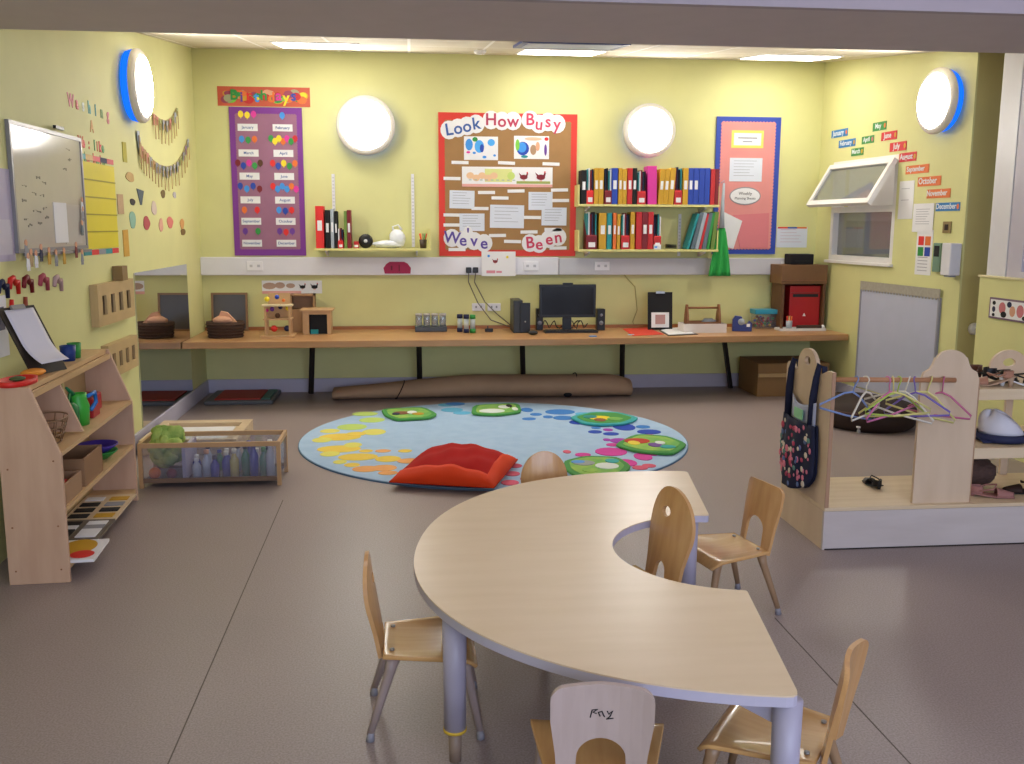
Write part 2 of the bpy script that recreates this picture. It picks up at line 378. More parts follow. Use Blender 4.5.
# baseboards
SK = mat('skirting_paint', 'B9B6C8', .5)
struct(MB().m(SK).box((LX, BY-.018, 0), (3.76, BY, .125)), 'baseboard_back', bevel=.003)
struct(MB().m(SK).box((LX, 5.0, 0), (LX+.018, BY-.02, .125)), 'baseboard_left', bevel=.003)
struct(MB(RW.M).m(SK).box((.03, 0, 0), (RL, .125, .018)), 'baseboard_right', bevel=.003)

# trunking along the back wall
SWP = mat('switch_pale', 'B8B8BE', .5)
tk = thing('cable_trunking', (1, BY, 1.06), 'long white dado trunking running along the yellow back wall above the counter', 'trunking')
u0, v0, u1, v1 = BW.px(204, 274)[0], 1.062, 3.70, 1.222
MB(BW.M).m(WHT2).box((LX+.001, v0, 0), (1.335, v1, .055)).build('cover', tk, bevel=.006)
MB(BW.M).m(mat('trunk_grey', 'C9C8CC', .4)).box((1.34, v0, 0), (3.70, v1-.006, .053)).build('cover', tk, bevel=.006)
for x in (255, 500, 531, 602, 788):
    a, b = BW.px(x, 266, .055)
    s = MB(BW.M).m(mat('socket_plastic', 'E8E7EA', .3)).box((a-.07, b-.04, .056), (a+.07, b+.04, .064)).build('socket', tk, bevel=.003)
    MB(BW.M).m(SWP).box((a-.045, b-.01, .0645), (a-.02, b+.012, .066)).build('switch', s); MB(BW.M).m(SWP).box((a+.02, b-.01, .0645), (a+.045, b+.012, .066)).build('switch', s)

# ------------------------------------------------------------------ window in the canted wall
wn = MB(RW.M).m(WHT)
t = .045; mid = 1.655
wn.box((wu0, wv0, -.10), (wu1, wv0+t, .0)).box((wu0, wv1-t, -.10), (wu1, wv1, -.0)).box((wu0, wv0+t, -.10), (wu0+t, wv1-t, 0)).box((wu1-t, wv0+t, -.10), (wu1, wv1-t, 0)).box((wu0+t, mid-.025, -.10), (wu1-t, mid+.025, 0))
wn = wn.build('window_1', kind='structure', origin=(0, 0, 0))
MB(RW.M).m(WHT).box((wu0-.02, wv0-.025, -.02), (wu1+.02, wv0, .035)).build('window_sill', wn, bevel=.003)
MB(RW.M).m(PANE).box((wu0+t, wv0+t, -.06), (wu1-t, mid-.025, -.055)).build('window_glass', wn)
th = math.radians(31); hs = .415; hz = wv1-.035
SM = RW.M @ Matrix.Translation((0, hz, .02)) @ Matrix.Rotation(-th, 4, 'X')
sa = MB(SM).m(WHT); tt = .045
sa.box((wu0, -tt, -.02), (wu1, 0, .02)).box((wu0, -hs, -.02), (wu1, -hs+tt, .02)).box((wu0, -hs+tt, -.02), (wu0+tt, -tt, .02)).box((wu1-tt, -hs+tt, -.02), (wu1, -tt, .02))
sash = sa.build('window_sash', wn)
MB(SM).m(PANE).box((wu0+tt, -hs+tt, -.004), (wu1-tt, -tt, .004)).build('sash_glass', sash)
# ------------------------------------------------------------------ ceiling lights, smoke alarm
names = ['bright ceiling light panel, leftmost of the three over the back wall', 'bright ceiling light panel in the middle, above the red display board', 'bright ceiling light panel, rightmost, above the blue framed board']
for (x0, x1, y0, y1), lb in zip(((283, 359, 40.5, 46.5), (518, 597, 48, 53), (741, 824, 53.5, 58)), names):
    a = ceil_px(x0, y1); b = ceil_px(x1, y1); c = ceil_px((x0+x1)/2, y0)
    t = thing('ceiling_light', CM @ Vector(((a[0]+b[0])/2, a[1], .012)), lb, 'ceiling light', group='ceiling light panels')
    v0, v1 = a[1], min(c[1], a[1]+.6)
    MB(CM).m(WHT).box((a[0]-.02, v0-.02, .0005), (b[0]+.02, v1+.02, .008)).build('frame', t)
    MB(CM).m(PANELM).box((a[0], v0, .008), (b[0], v1, .012)).build('diffuser', t)
a = ceil_px(513, 45.5); b = ceil_px(620, 45.5); c = ceil_px(566, 41.5)
t = thing('ceiling_light', CM @ Vector(((a[0]+b[0])/2, a[1], .02)), 'slim blue-edged ceiling light panel just behind the bulkhead', 'ceiling light')
MB(CM).m(mat('blue_panel_rim', '24408C', .4)).box((a[0], a[1], .0005), (b[0], c[1]+.1, .02)).build('frame', t)
MB(CM).m(mat('unlit_diffuser', '98A4C8', .4)).box((a[0]+.05, a[1]+.12, .02), (b[0]-.05, c[1]+.06, .023)).build('diffuser', t)
c = ceil_px(480, 50); M = CM @ Matrix.Translation((c[0], c[1], 0))
t = thing('smoke_alarm', CM @ Vector((c[0], c[1], .04)), 'small white round smoke alarm on the tiled ceiling', 'smoke alarm')
MB(M).m(WHT).lathe([(.05, .0005), (.05, .02), (.03, .035), (.001, .035)]).build('housing', t)
MB(M).m(REDB).ball((.02, .02, .033), .004, 8).build('indicator', t)
# fittings over the near half of the room
for x, y, lb in ((-.6, 2.6, 'square light panel in the near ceiling, front left'), (2.0, 2.6, 'square light panel in the near ceiling, front middle'), (4.6, 2.6, 'square light panel in the near ceiling, front right'),
              (-.6, -.2, 'square light panel in the near ceiling, rear left'), (2.0, -.2, 'square light panel in the near ceiling, rear middle'), (4.6, -.2, 'square light panel in the near ceiling, rear right')):
    t = thing('ceiling_light', (x, y, 2.885), lb, 'ceiling light', group='near ceiling panels')
    MB().m(WHT).box((x-.32, y-.32, 2.89), (x+.32, y+.32, 2.8995)).build('frame', t)
    MB().m(NEARM).box((x-.29, y-.29, 2.884), (x+.29, y+.29, 2.89)).build('diffuser', t)

# ------------------------------------------------------------------ round wall lamps
def wall_lamp(P, u, v, label, r=.252, depth=.145):
    o = P.at(u, v)
    t = thing('wall_lamp', o, label, 'wall lamp', group='round wall lamps')
    M = P.M @ Matrix.Translation((u, v, 0))
    MB(M).m(mat('lamp_backplate', '8FA5BE', .5)).lathe([(r*.7, 0.001), (r*.7, .02)], n=40).build('backplate', t)
    MB(M).m(BLUEGLOW).lathe([(r*.93, .012), (r*.985, .055)], n=48).build('blue_ring', t)
    MB(M).m(mat('lamp_ring', 'D8D2C8', .4)).lathe([(r*.96, .057), (r, .062), (r, depth-.015), (r*.95, depth), (r*.82, depth+.004)], n=48).build('lamp_ring', t)
    MB(M).m(DISC).lathe([(r*.82, depth+.0045), (r*.80, depth+.012), (r*.6, depth+.02), (0.001, depth+.024)], n=48).build('diffuser', t)
    return t
a = BW.px(366, 126, .06); wall_lamp(BW, *a, 'round glowing wall lamp on the back wall between the birthday chart and the red board')
a = BW.px(648, 131, .06); wall_lamp(BW, *a, 'round glowing wall lamp on the back wall directly above the two full file shelves', r=.235)
a = LW.px(136, 86, .05); wall_lamp(LW, a[0], a[1], 'round blue-edged wall lamp high on the left wall above the whiteboard', r=.237, depth=.10)
a = RW.px(940, 101, .05); wall_lamp(RW, a[0], a[1], 'round blue-edged wall lamp high on the right wall above the stepped word cards', r=.236, depth=.10)

# ------------------------------------------------------------------ counter
cz = .572; X0, X1 = LX+.012, 4.02
ct = thing('worktop_counter', (1, 8.3, 0), 'long low wooden worktop on dark slanting legs along the back wall', 'counter')
cpts = [(X0, BY-.02), (X0, 7.84), (1.2, 7.86), (3.825, 8.04), (3.778, BY-.02)]
mb = MB().m(WOODC); mb.prism(cpts, cz-.055, cz); mb.build('worktop', ct, bevel=.004)
MB().m(mat('counter_edge_strip', 'A2683A', .4)).box((X0, BY-.038, cz), (3.74, BY-.022, cz+.03)).build('upstand', ct)
for xt, yt, xb, yb in ((312, 352, 312, 392), (419, 352, 420, 390.5), (523, 350, 523, 390), (624, 348, 621.5, 389), (726, 346, 730, 387.5)):
    b = fl(xb, yb); a = atY(xt, yt, 8.35)
    MB().m(DKLEG).tube([(b.x, 8.66, 0), (a.x, 8.42, cz-.056)], .024, 4, smooth=False).build('leg', ct)
# brackets fixed to the wall
COUNT_Z = cz

# ------------------------------------------------------------------ rug and mats
rg = Vector((.569, 6.666, 0)); RR = 1.363
mb = MB().m(mat('rug_pile', 'A8C4E2', .95, noise=.5, nscale=9, col2='98B6D8', bump=.3, bscale=150))
mb.ell(rg.x, rg.y, RR, RR, 0.0, .012, n=96)
mb.m(mat('rug_edge', '5F7FA0', .95)); mb.ell(rg.x, rg.y, RR+.006, RR+.006, 0.0, .008, n=96)
dot = {'y': mat('rug_yellow', 'DCD76A', .95), 'g': mat('rug_yellow_green', 'B9D36E', .95), 'a': mat('rug_amber', 'E6C955', .95), 'o': mat('rug_orange', 'E8A868', .95),
       'b': mat('rug_blue', '3F7FCC', .95), 'd': mat('rug_dark_blue', '2A4AB4', .95), 't': mat('rug_turquoise', '63B4DC', .95), 'v': mat('rug_violet', 'A040B0', .95), 'p': mat('rug_pink', 'D0459E', .95), 'r': mat('rug_rose', 'D8607A', .95)}
DN = [0]
def rug_dot(x, y, wpx, hpx, c):
    p = fl(x, y, .012); q = fl(x+wpx/2, y, .012); r = fl(x, y-hpx/2, .012)
    DN[0] += 1; mb.m(dot[c]).ell(p.x, p.y, abs(q.x-p.x), max(.02, abs(r.y-p.y)), .012, .0128+.00006*DN[0], n=18)
for d in ((340,437,42,7,'a'),(322,440,20,5,'y'),(352,427,30,6,'g'),(374,432,24,6,'y'),(372,420,26,5,'g'),(330,431,20,4,'y'),(339,449,44,7,'a'),(330,454,20,5,'y'),(353,445,18,5,'y'),(358,457,40,7,'a'),(340,462,14,4,'y'),(366,451,14,3,'a'),(352,465,16,4,'a'),(366,469,28,6,'o'),(384,468,26,6,'o'),(388,459,26,6,'a'),(383,451,16,3,'o'),(410,461,26,5,'o'),(356,434,20,4,'a'),(396,415,24,4,'g'),(388,473,20,4,'o'),(405,451,14,3,'a'),(365,414,26,4,'g'),
          (452,410,22,4,'t'),(446,405,16,3,'t'),(462,413,18,3,'t'),(455,404,20,3,'b'),(560,412,30,5,'b'),(527,410,12,4,'b'),(536,414.5,12,2.5,'b'),(548,417,10,2.5,'b'),(529,419,14,2.5,'b'),(563,418,20,4,'b'),(583,414,16,3,'t'),(578,422.5,18,4,'d'),
          (624,427,22,7,'d'),(595,432,14,3,'d'),(611,434,16,3,'d'),(608,430,10,2.5,'v'),(649,432,24,4.5,'d'),(643,427,14,3,'b'),(596,428,10,2,'b'),(607,440,8,2.5,'v'),(620,441,20,5,'v'),(613,445,14,3,'p'),(649,436,14,3,'p'),
          (611,452,32,8,'p'),(643,457,18,7,'p'),(626,463,22,7,'p'),(651,454,14,4,'p'),(583,455,16,3.5,'p'),(567,452,8,3,'r'),(649,466,14,3.5,'r'),(640,468,16,4,'r'),(515,466,14,4,'r'),(512,474,16,4.5,'r'),(510,483,18,5,'r'),(527,479,14,3.5,'r'),(600,470,16,4,'r'),(662,447,12,3,'v')):
    rug_dot(*d)
tag(mb.build('round_rug'), 'large round pale blue rug with rings of coloured dots on the floor', 'rug')
MATG = mat('mat_green', '4C964C', .9); MATL = mat('mat_lime', '9CC058', .9, noise=.8, col2='5EA85A', nscale=9); MATT = mat('mat_turquoise', '3FA7A8', .85)
def floor_mat_cushion(px, pics, label, base=MATG):
    pts = [fl(x, y, .03) for x, y in px]; c = sum(pts, Vector())/len(pts)
    R = []
    n = len(pts)
    for k in range(n):           # rounded outline
        a, b, d = pts[k-1], pts[k], pts[(k+1) % n]
        for s in (0, .5, 1):
            p0 = b.lerp(a, .25); p1 = b.lerp(d, .25); q = p0.lerp(b, s).lerp(b.lerp(p1, s), s); R.append((q.x, q.y))
    t = thing('picture_mat', (c.x, c.y, .014), label, 'floor mat', group='picture mats on the rug')
    MB().m(base).prism(R, .016, .034).build('mat_body', t, bevel=.006)
    R2 = [((x-c.x)*.82+c.x, (y-c.y)*.82+c.y) for x, y in R]
    m2 = MB().m(MATL if base is MATG else MATG).prism(R2, .034, .036)
    for (x, y, wx, hy, mt) in pics:
        p = fl(x, y, .036); q = fl(x+wx/2, y, .036); r = fl(x, y-hy/2, .036)
        m2.m(mt).ell(p.x, p.y, abs(q.x-p.x), max(.02, abs(r.y-p.y)), .036, .038+.0004*len(m2.mats), n=14)
    m2.build('picture', t)
W = mat('print_white', 'DCE4E0', .85); BR = mat('print_brown', '8A5A40', .85); PR = mat('print_red', 'C03A2C', .85); PK = mat('print_grey', '9AA0A0', .85)
floor_mat_cushion([(381,409),(424,407),(438,414),(430,418),(396,420),(384,415)], [(402,413,18,3,BR),(412,412.5,10,3,W),(396,414,8,2,NAVY),(418,414,12,2,MUST)], 'green mat with a brown animal picture, leftmost on the round rug')
floor_mat_cushion([(473,405),(519,403),(522,412),(498,415),(471,414)], [(492,411,26,4,W),(504,407,12,3,W),(509,406,6,3,BLKM),(515,409,6,3,W)], 'green mat with a white bird picture at the back of the rug')
floor_mat_cushion([(569,417),(590,412),(618,412),(640,418),(625,424),(600,425),(582,423)], [(600,418,22,4,YELLOW),(600,420,12,3,BR),(590,417,14,3,TEAL),(615,419,16,3,MATL)], 'turquoise and yellow picture mat at the back right of the rug', MATT)
floor_mat_cushion([(613,445),(635,434),(668,436),(688,444),(674,454),(640,452)], [(637,441,26,5,PR),(634,443,12,4,YELLOW),(655,445,14,4,PURPLE),(668,447,16,3,MATT),(660,443,10,3,W)], 'green mat with a red and yellow picture at the right of the rug')
floor_mat_cushion([(563,461),(585,456),(618,457),(632,466),(622,476),(580,478),(566,470)], [(584,463,22,5,PK),(607,466,24,6,W),(590,470,16,5,MATL),(578,462,14,3,LBLUE),(612,461,14,4,MATT)], 'turquoise and green picture mat half hidden behind the table edge', MATG)

# red floor cushion
pts = [fl(389, 486, .02), fl(494, 492, .02), fl(518, 463, .02), fl(432, 452, .02)]
def cush(u, v, s):
    e = min(u, 1-u, v, 1-v); a = pts[0].lerp(pts[1], u); b = pts[3].lerp(pts[2], u); p = a.lerp(b, v)
    hgt = (max(0, 16*u*(1-u)*v*(1-v)))**.5
    c0 = (pts[0]+pts[1]+pts[2]+pts[3])/4
    rad = (p-c0)*(1-.06*hgt)
    wr = .007*math.sin(u*23+v*9)*hgt+.006*math.sin(v*19-u*13)*hgt
    q = c0 + rad; q.z = (.085+ (hgt*.085 + wr if s > 0 else -.03*hgt)); 
    q.z = max(.016, q.z - .045*(1-hgt))
    return q
CUM = mat('cushion_red', 'B01614', .8, noise=.3, nscale=10, spec=.15); CUO = mat('cushion_band', 'DC4018', .7, spec=.2)
t = thing('floor_cushion', ((pts[0]+pts[2])/2).to_tuple()[:2]+(.014,), 'puffy bright red floor cushion with an orange edge band on the rug', 'cushion')
mb = MB().m(CUM, True); N = 22
P = []; F = []
for s in (1, -1):
    for a in range(N+1):
        for b in range(N+1): P.append(cush(a/N, b/N, s))
K = (N+1)**2
for a in range(N):
    for b in range(N):
        q = (a*(N+1)+b, (a+1)*(N+1)+b, (a+1)*(N+1)+b+1, a*(N+1)+b+1); F.append(q); F.append(tuple(k+K for k in q[::-1]))
mb.faces(P, F, True); bmesh.ops.remove_doubles(mb.bm, verts=mb.bm.verts, dist=.0005); mb.build('cover', t)
bd = MB().m(CUO, True)
def band(u, v):
    q = cush(u, v*.13, 1); q.z += .004; return q
bd.sheet(band, 24, 4, .006)
def band2(u, v):
    q = cush(1-.09*v, u, 1); q.z += .004; return q
bd.sheet(lambda u, v: band2(1-u, v), 24, 4, .006)
bd.build('edge_band', t)

# ------------------------------------------------------------------ horseshoe table
TZ = .46
TC = Vector((1.013, 2.92, 0)); ax = Vector((-.987, .157, 0)); bx_ = Vector((.157, .987, 0))
def tp(r, th, n=2.15, ra=1.015, rb=1.006):
    c, s = math.cos(th), math.sin(th)
    k = r*(abs(c)**n+abs(s)**n)**(-1/n)
    return TC + ax*(c*k*ra) + bx_*(s*k*rb)
outer = [tp(1, -PI/2+PI*k/64) for k in range(65)]; inner = [tp(.365, PI/2-PI*k/40, 2.0) for k in range(41)]
def rc(a, b, d, r=.03):
    p0 = b + (a-b).normalized()*r; p1 = b + (d-b).normalized()*r
    return [p0.lerp(b, s).lerp(b.lerp(p1, s), s) for s in (0, .33, .66, 1)]
loop = rc(inner[-1], outer[0], outer[3]) + outer[2:-2] + rc(outer[-4], outer[-1], inner[0]) + rc(outer[-1], inner[0], inner[3], .012) + inner[1:-1] + rc(inner[-3], inner[-1], outer[0], .012)
L2 = [(p.x, p.y) for p in loop]
tb = thing('horseshoe_table', (TC.x-.5, TC.y+.1, 0), 'low horseshoe-shaped nursery table with pale wood top and lavender grey legs', 'table')
top = MB().m(TABLE).prism(L2, TZ-.004, TZ).build('tabletop', tb)
MB().m(EDGE).prism([(x+(x-.5)*.0, y) for x, y in L2], TZ-.028, TZ-.004).build('edge_band', top)
legs = [Vector((.105, 2.515, 0)), Vector((.846, 1.972, 0)), Vector((1.028, 3.385, 0)), Vector((.33, 3.56, 0))]
for k, p in enumerate(legs):
    lg = MB().m(STEEL).cyl((p.x, p.y, .10), (p.x, p.y, TZ-.0285), .031, .034, 24).build('leg', tb)
    MB().m(mat('yellow_ring', 'D8B23A', .5)).cyl((p.x, p.y, .092), (p.x, p.y, .10), .033, n=24).build('height_ring', lg)
    MB().m(mat('leg_extension', '8C7868', .45)).cyl((p.x, p.y, .0), (p.x, p.y, .092), .017, .020, 18).build('leg_extension', lg)
    d = (TC+ax*.62-p); d.z = 0; d.normalize()
    for sgn in (-1, 1):
        a = Vector((d.x*math.cos(sgn*.6)-d.y*math.sin(sgn*.6), d.x*math.sin(sgn*.6)+d.y*math.cos(sgn*.6), 0)); nn = Vector((-a.y, a.x, 0))
        M = Matrix(((a.x, 0, nn.x, p.x), (a.y, 0, nn.y, p.y), (0, 1, 0, 0), (0, 0, 0, 1)))
        MB(M).m(STEEL).prism([(.028, TZ-.03), (.2, TZ-.03), (.2, TZ-.04), (.028, TZ-.095)], -.002, .002).build('corner_plate', tb)

# ------------------------------------------------------------------ nursery chairs
def arc(cx, cy, rx, ry, a0, a1, n=10): return [(cx+rx*math.cos(math.radians(a0+(a1-a0)*k/n)), cy+ry*math.sin(math.radians(a0+(a1-a0)*k/n))) for k in range(n+1)]
def make_chair(kind, label, seatm, backm, legm, scribble=False):
    t = thing('nursery_chair', (0, 0, 0), label, 'chair', group='nursery chairs round the horseshoe table')
    SH = .25
    def seat(u, v):
        y = -.135 + .275*v; wd = .125+.045*min(1, v*1.15); x = (u-.5)*2*wd
        z = SH - .010*math.sin(PI*min(1, v*1.05))*(1-abs(2*u-1)**3) - (.03*((v-.86)/.14)**2 if v > .86 else 0)
        if v > .9: x *= 1-.12*((v-.9)/.1)**2
        return (x, y, z)
    MB().m(seatm).sheet(seat, 14, 18, .012).build('seat', t, local=True, bevel=.003)
    # rear tabs where the backrest is screwed on
    for s in (-1, 1): MB().m(METAL).cyl((s*.085, -.108, SH+.005), (s*.085, -.108, SH+.010), .007, n=10).build('screw', t, local=True)
    lean = Matrix.Translation((0, -.133, SH-.02)) @ Matrix.Rotation(math.radians(90+9), 4, 'X')
    if kind == 'arch':
        o = [(-.098, 0), (-.060, 0)] + arc(0, .085, .056, .05, 180, 0, 14) + [(.060, 0), (.098, 0), (.104, .10), (.115, .19)] + arc(.085, .243, .030, .030, 0, 90, 6) + [(0, .277)] + arc(-.085, .243, .030, .030, 90, 180, 6) + [(-.115, .19), (-.104, .10)]
        loops = [o]
    else:
        o = [(-.080, 0), (-.034, 0)] + arc(0, .045, .026, .035, 180, 0, 10) + [(.034, 0), (.080, 0), (.086, .08)] + arc(0, .18, .104, .125, -20, 200, 26) + [(-.086, .08)]
        loops = [o] if kind == 'oval_plain' else [o, arc(0.012, .228, .022, .016, 0, 342, 16)]
    bk = MB().m(backm).shape(loops, .012, lean, bend=1.6).build('backrest', t, local=True, bevel=.003)
    if scribble:
        q = MB().m(BLKM)
        Mx = lean @ Matrix.Translation((0, .200, .0035))
        for st in (((-.026, -.010), (-.022, .010), (-.010, .012), (-.020, .004), (-.012, .001)), ((-.004, -.006), (-.008, .004), (.000, .007), (.004, -.004), (.006, -.007)), ((.012, .008), (.015, .0), (.024, .010), (.018, -.006), (.010, -.013), (.026, -.010))):
            q.tube([(a_, b_, .0038) for a_, b_ in st], .0016, 6, M=Mx)
        q.build('pen_scribble', bk, local=True)
    for s in (-1, 1):
        for yy, yf, xt, xf in ((.105, .150, .135, .160), (-.105, -.175, .112, .142)):
            p = [(s*xt, yy, SH-.010), (s*(xt+.004), yy+(yf-yy)*.12, SH-.045), (s*(xt+(xf-xt)*.5), yy+(yf-yy)*.5, SH*.5), (s*xf, yf, .018)]
            lg = MB().m(legm).tube(p, [.017, .013, .011, .0085], 8, flat=1.25).build('leg', t, local=True)
            MB().m(FOOT).tube([(s*xf, yf, .0), (s*xf*.997, yf-(yf-yy)*.04, .026)], [.013, .0105], 8).build('foot_cap', lg, local=True)
    MB().m(legm).tube([(-.125, .105, SH-.016), (.125, .105, SH-.016)], .009, 8).build('cross_rail', t, local=True)
    return t
def face(dx, dy): return math.atan2(-dx, dy)
A = make_chair('oval', 'nursery chair left of the table, seen from the side with light glinting off its seat', CHAIRS, CHAIRW, LEGM)
A.location = (.035, 2.785, 0); A.rotation_euler.z = face(1, .0)
E_ = make_chair('arch', 'nursery chair in front of the table, its greyish back to us with a black scribble', CHAIRS, CHAIRG, LEGM, True)
E_.location = (.437, 2.125, 0); E_.rotation_euler.z = face(.16, .98)
D_ = make_chair('arch', 'arch-backed nursery chair at the far right corner of the table', CHAIRS, CHAIRW, LEGW)
D_.location = (1.21, 3.53, 0); D_.rotation_euler.z = face(-.97, -.24)
dup(D_, (.892, 2.168, 0), face(-.8, .6), 'arch-backed nursery chair at the near right corner of the table')
dup(A, (.692, 3.045, 0), face(-.94, -.34), 'oval-backed nursery chair standing inside the curved cut-out of the table', 1.16)
B_ = make_chair('oval_plain', 'nursery chair behind the table with only its rounded back showing', CHAIRS, CHAIRW, LEGM)
B_.location = (.575, 3.86, 0); B_.rotation_euler.z = face(.05, -1)

# ================================================================== display boards on the back wall
def scallop(u0, v0, u1, v1, n=.022, amp=.008):
    """rectangle with a wavy edge"""
    P = []
    def run(a, b):
        L = math.hypot(b[0]-a[0], b[1]-a[1]); k = max(2, int(L/n)); dx, dy = (b[0]-a[0])/L, (b[1]-a[1])/L
        for i in range(k):
            for j in range(4):
                t = (i+j/4)/k; o = amp*math.sin(PI*j/4); P.append((a[0]+(b[0]-a[0])*t+dy*o, a[1]+(b[1]-a[1])*t-dx*o))
    run((u0, v0), (u1, v0)); run((u1, v0), (u1, v1)); run((u1, v1), (u0, v1)); run((u0, v1), (u0, v0)); return P
def rrect(u0, v0, u1, v1, r=.01, n=5):
    return arc(u1-r, v0+r, r, r, -90, 0, n)+arc(u1-r, v1-r, r, r, 0, 90, n)+arc(u0+r, v1-r, r, r, 90, 180, n)+arc(u0+r, v0+r, r, r, 180, 270, n)
INKB = mat('ink_blue', '3A5DA0', .6); INKG = mat('ink_grey', '7C7F88', .6)

# birthday chart
u0, v0, u1, v1 = BW.rect(232, 107.5, 304, 255.5)
t = thing('birthday_chart', BW.at((u0+u1)/2, v0), 'tall purple birthday chart with month cards and balloon stickers', 'notice board')
MB(BW.M).m(mat('purple_border', '7B3591', .6)).box((u0, v0, .001), (u1, v1, .016)).build('border', t)
MB(BW.M).m(LAV).prism(scallop(u0+.055, v0+.06, u1-.05, v1-.06), .016, .018).build('backing', t)
bw_, bh = u1-u0, v1-v0
months = ['January', 'February', 'March', 'April', 'May', 'June', 'July', 'August', 'September', 'October', 'November', 'December']
rows = [.865, .695, .540, .380, .235, .085]
for k, m_ in enumerate(months):
    cx = u0+bw_*(.25 if k % 2 == 0 else .73); cy = v0+bh*(rows[k//2])
    cd_ = MB(BW.M).m(PAPER).box((cx-.085, cy-.03, .0185), (cx+.085, cy+.03, .0205)).build('month_card', t)
    MB(BW.M).m(INKB).text(m_, cx, cy, .034, .021, bold=.0004).build('lettering', cd_)
bal = [(0, 0, 'YYP', -1), (1, 0, '-B-', -1), (0, 1, 'BGo', 0), (1, 1, 'GYYoPGr', 0), (0, 2, 'mNPgD', 0), (1, 2, 'RNYGO', 0), (0, 3, 'NBNm', 0), (1, 3, 'RBBBOP', 0), (0, 4, 'O-R', 0), (1, 4, 'BNR', 0), (0, 5, 'V-G', 0), (1, 5, 'VRV', 0)]
bc = {'Y': YELLOW, 'P': PINK, 'B': LBLUE, 'G': GREEN, 'o': ORANGE, 'O': ORANGE, 'r': RED, 'R': REDB, 'm': MAROON, 'N': BLUE, 'g': GREEN, 'D': BROWN, 'V': PURPLE}
for cidx, rr_, pat, _ in bal:
    cy = v0+bh*([.950, .785, .620, .465, .31, .165][rr_]); n = len(pat)
    for j, ch in enumerate(pat):
        if ch == '-': continue
        cx = u0+bw_*(.25 if cidx == 0 else .73)+(j-(n-1)/2)*min(.055, .24/n); dy = .012*(-1)**j*(1 if n > 3 else .3)
        MB(BW.M).m(bc[ch]).ell(cx, cy+dy, .023, .029, .019+.0006*(j % 3), .0215+.0006*(j % 3), n=14).prism([(cx-.006, cy+dy-.036), (cx+.006, cy+dy-.036), (cx, cy+dy-.026)], .019, .0215).build('balloon_sticker', t)
u0, v0, u1, v1 = BW.rect(217.5, 87, 310, 106.5)
t = thing('birthday_banner', BW.at((u0+u1)/2, v0), 'colourful Birthdays banner above the purple chart', 'banner')
M = BW.M
mb = MB(M).m(mat('banner_red', 'C4563A', .5)).box((u0, v0, .001), (u1, v1, .004))
random.seed(3)
for k in range(60):
    c = random.choice([MUST, ORANGE, LGREEN, RED, mat('banner_plum', '9A3E58', .5), GREEN, YELLOW, mat('banner_sage', 'A0A07C', .5), PEACH]); r0 = random.uniform(.02, .045)
    x = random.uniform(u0+.05, u1-.05); y = random.uniform(v0+.05, v1-.05)
    mb.m(c).ell(x, y, r0, r0*.8, .004, .0045+k*.00008, n=12)
mb.build('banner_card', t)
mb = MB(M); cols = [GREEN, PURPLE, REDB, LBLUE, GREEN, ORANGE, PINK, YELLOW, BLUE]
for k, ch in enumerate('Birthdays'):
    mb.m(cols[k]).text(ch, u0+.14+k*(u1-u0-.28)/8, (v0+v1)/2+.008*(-1)**k, .12, .0115, ext=.001, bold=.003)
mb.build('lettering', t)

# look how busy we've been
u0, v0, u1, v1 = BW.rect(438.7, 113.5, 576, 256)
t = thing('display_board', BW.at((u0+u1)/2, v0), "red bordered brown display board reading Look How Busy We've Been", 'notice board')
MB(BW.M).m(mat('red_border', 'D43A30', .6)).box((u0, v0, .001), (u1, v1, .018)).build('border', t)
MB(BW.M).m(mat('brown_backing', 'A07A4E', .85, noise=.3)).prism(scallop(u0+.06, v0+.06, u1-.06, v1-.07), .018, .020).build('backing', t)
def B(x, y): return BW.px(x, y, .02)
def word(s, pts, size, col, ang):
    mb = MB(BW.M).m(PAPER); lt = MB(BW.M).m(col)
    for k, (ch, (x, y)) in enumerate(zip(s, pts)):
        a, b = B(x, y); w_ = size*.46 if ch not in "i'" else size*.25
        mb.prism(arc(a, b, w_+.01, size*.56, 0, 342, 14), .0232+.0003*k, .0245+.0003*k)
        lt.text(ch, a, b-(size*.04 if ch in 'ouweny' else 0), size, .0264, rot=ang[k], ext=.0012, bold=.0025)
    c = mb.build('cloud_card', t); lt.build('lettering', c)
sz = .145
word('Look', [(449, 130), (458, 128), (467, 126), (476, 124)], sz, INKB, [.15, .1, .1, .15])
word('How', [(491, 120), (502, 121), (513, 121)], sz, mat('ink_red_blue', 'B03A58', .6), [0, -.05, 0])
word('Busy', [(530, 120), (539, 124), (548, 122), (557, 124)], sz, mat('ink_pink', 'C43C5C', .6), [0, -.1, 0, 0])
word("We'v", [(452, 238), (463, 240), (468, 235), (474, 241)], sz, mat('ink_violet', '5C4A9A', .6), [-.1, 0, 0, 0])
word('e', [(484, 243)], sz, mat('ink_violet', '5C4A9A', .6), [0])
word('Be', [(530, 243), (539, 244)], sz, mat('ink_pink', 'C43C5C', .6), [.1, .1])
word('en', [(549, 239), (558, 237)], sz, mat('ink_pink', 'C43C5C', .6), [.1, .15])
CARDN = 0
def card(x0, y0, x1, y1, name='paper', m=PAPER, d=.021, rot=0, parent=None, P=None):
    global CARDN
    CARDN += 1; d += .0003*(CARDN % 9)
    P = P or BW; a, b, c, e = P.rect(x0, y0, x1, y1, d); M = P.M @ Matrix.Translation(((a+c)/2, (b+e)/2, d)) @ Matrix.Rotation(rot, 4, 'Z')
    w_, h_ = (c-a)/2, (e-b)/2
    return MB(M).m(m).box((-w_, -h_, 0), (w_, h_, .0015)), M, w_, h_
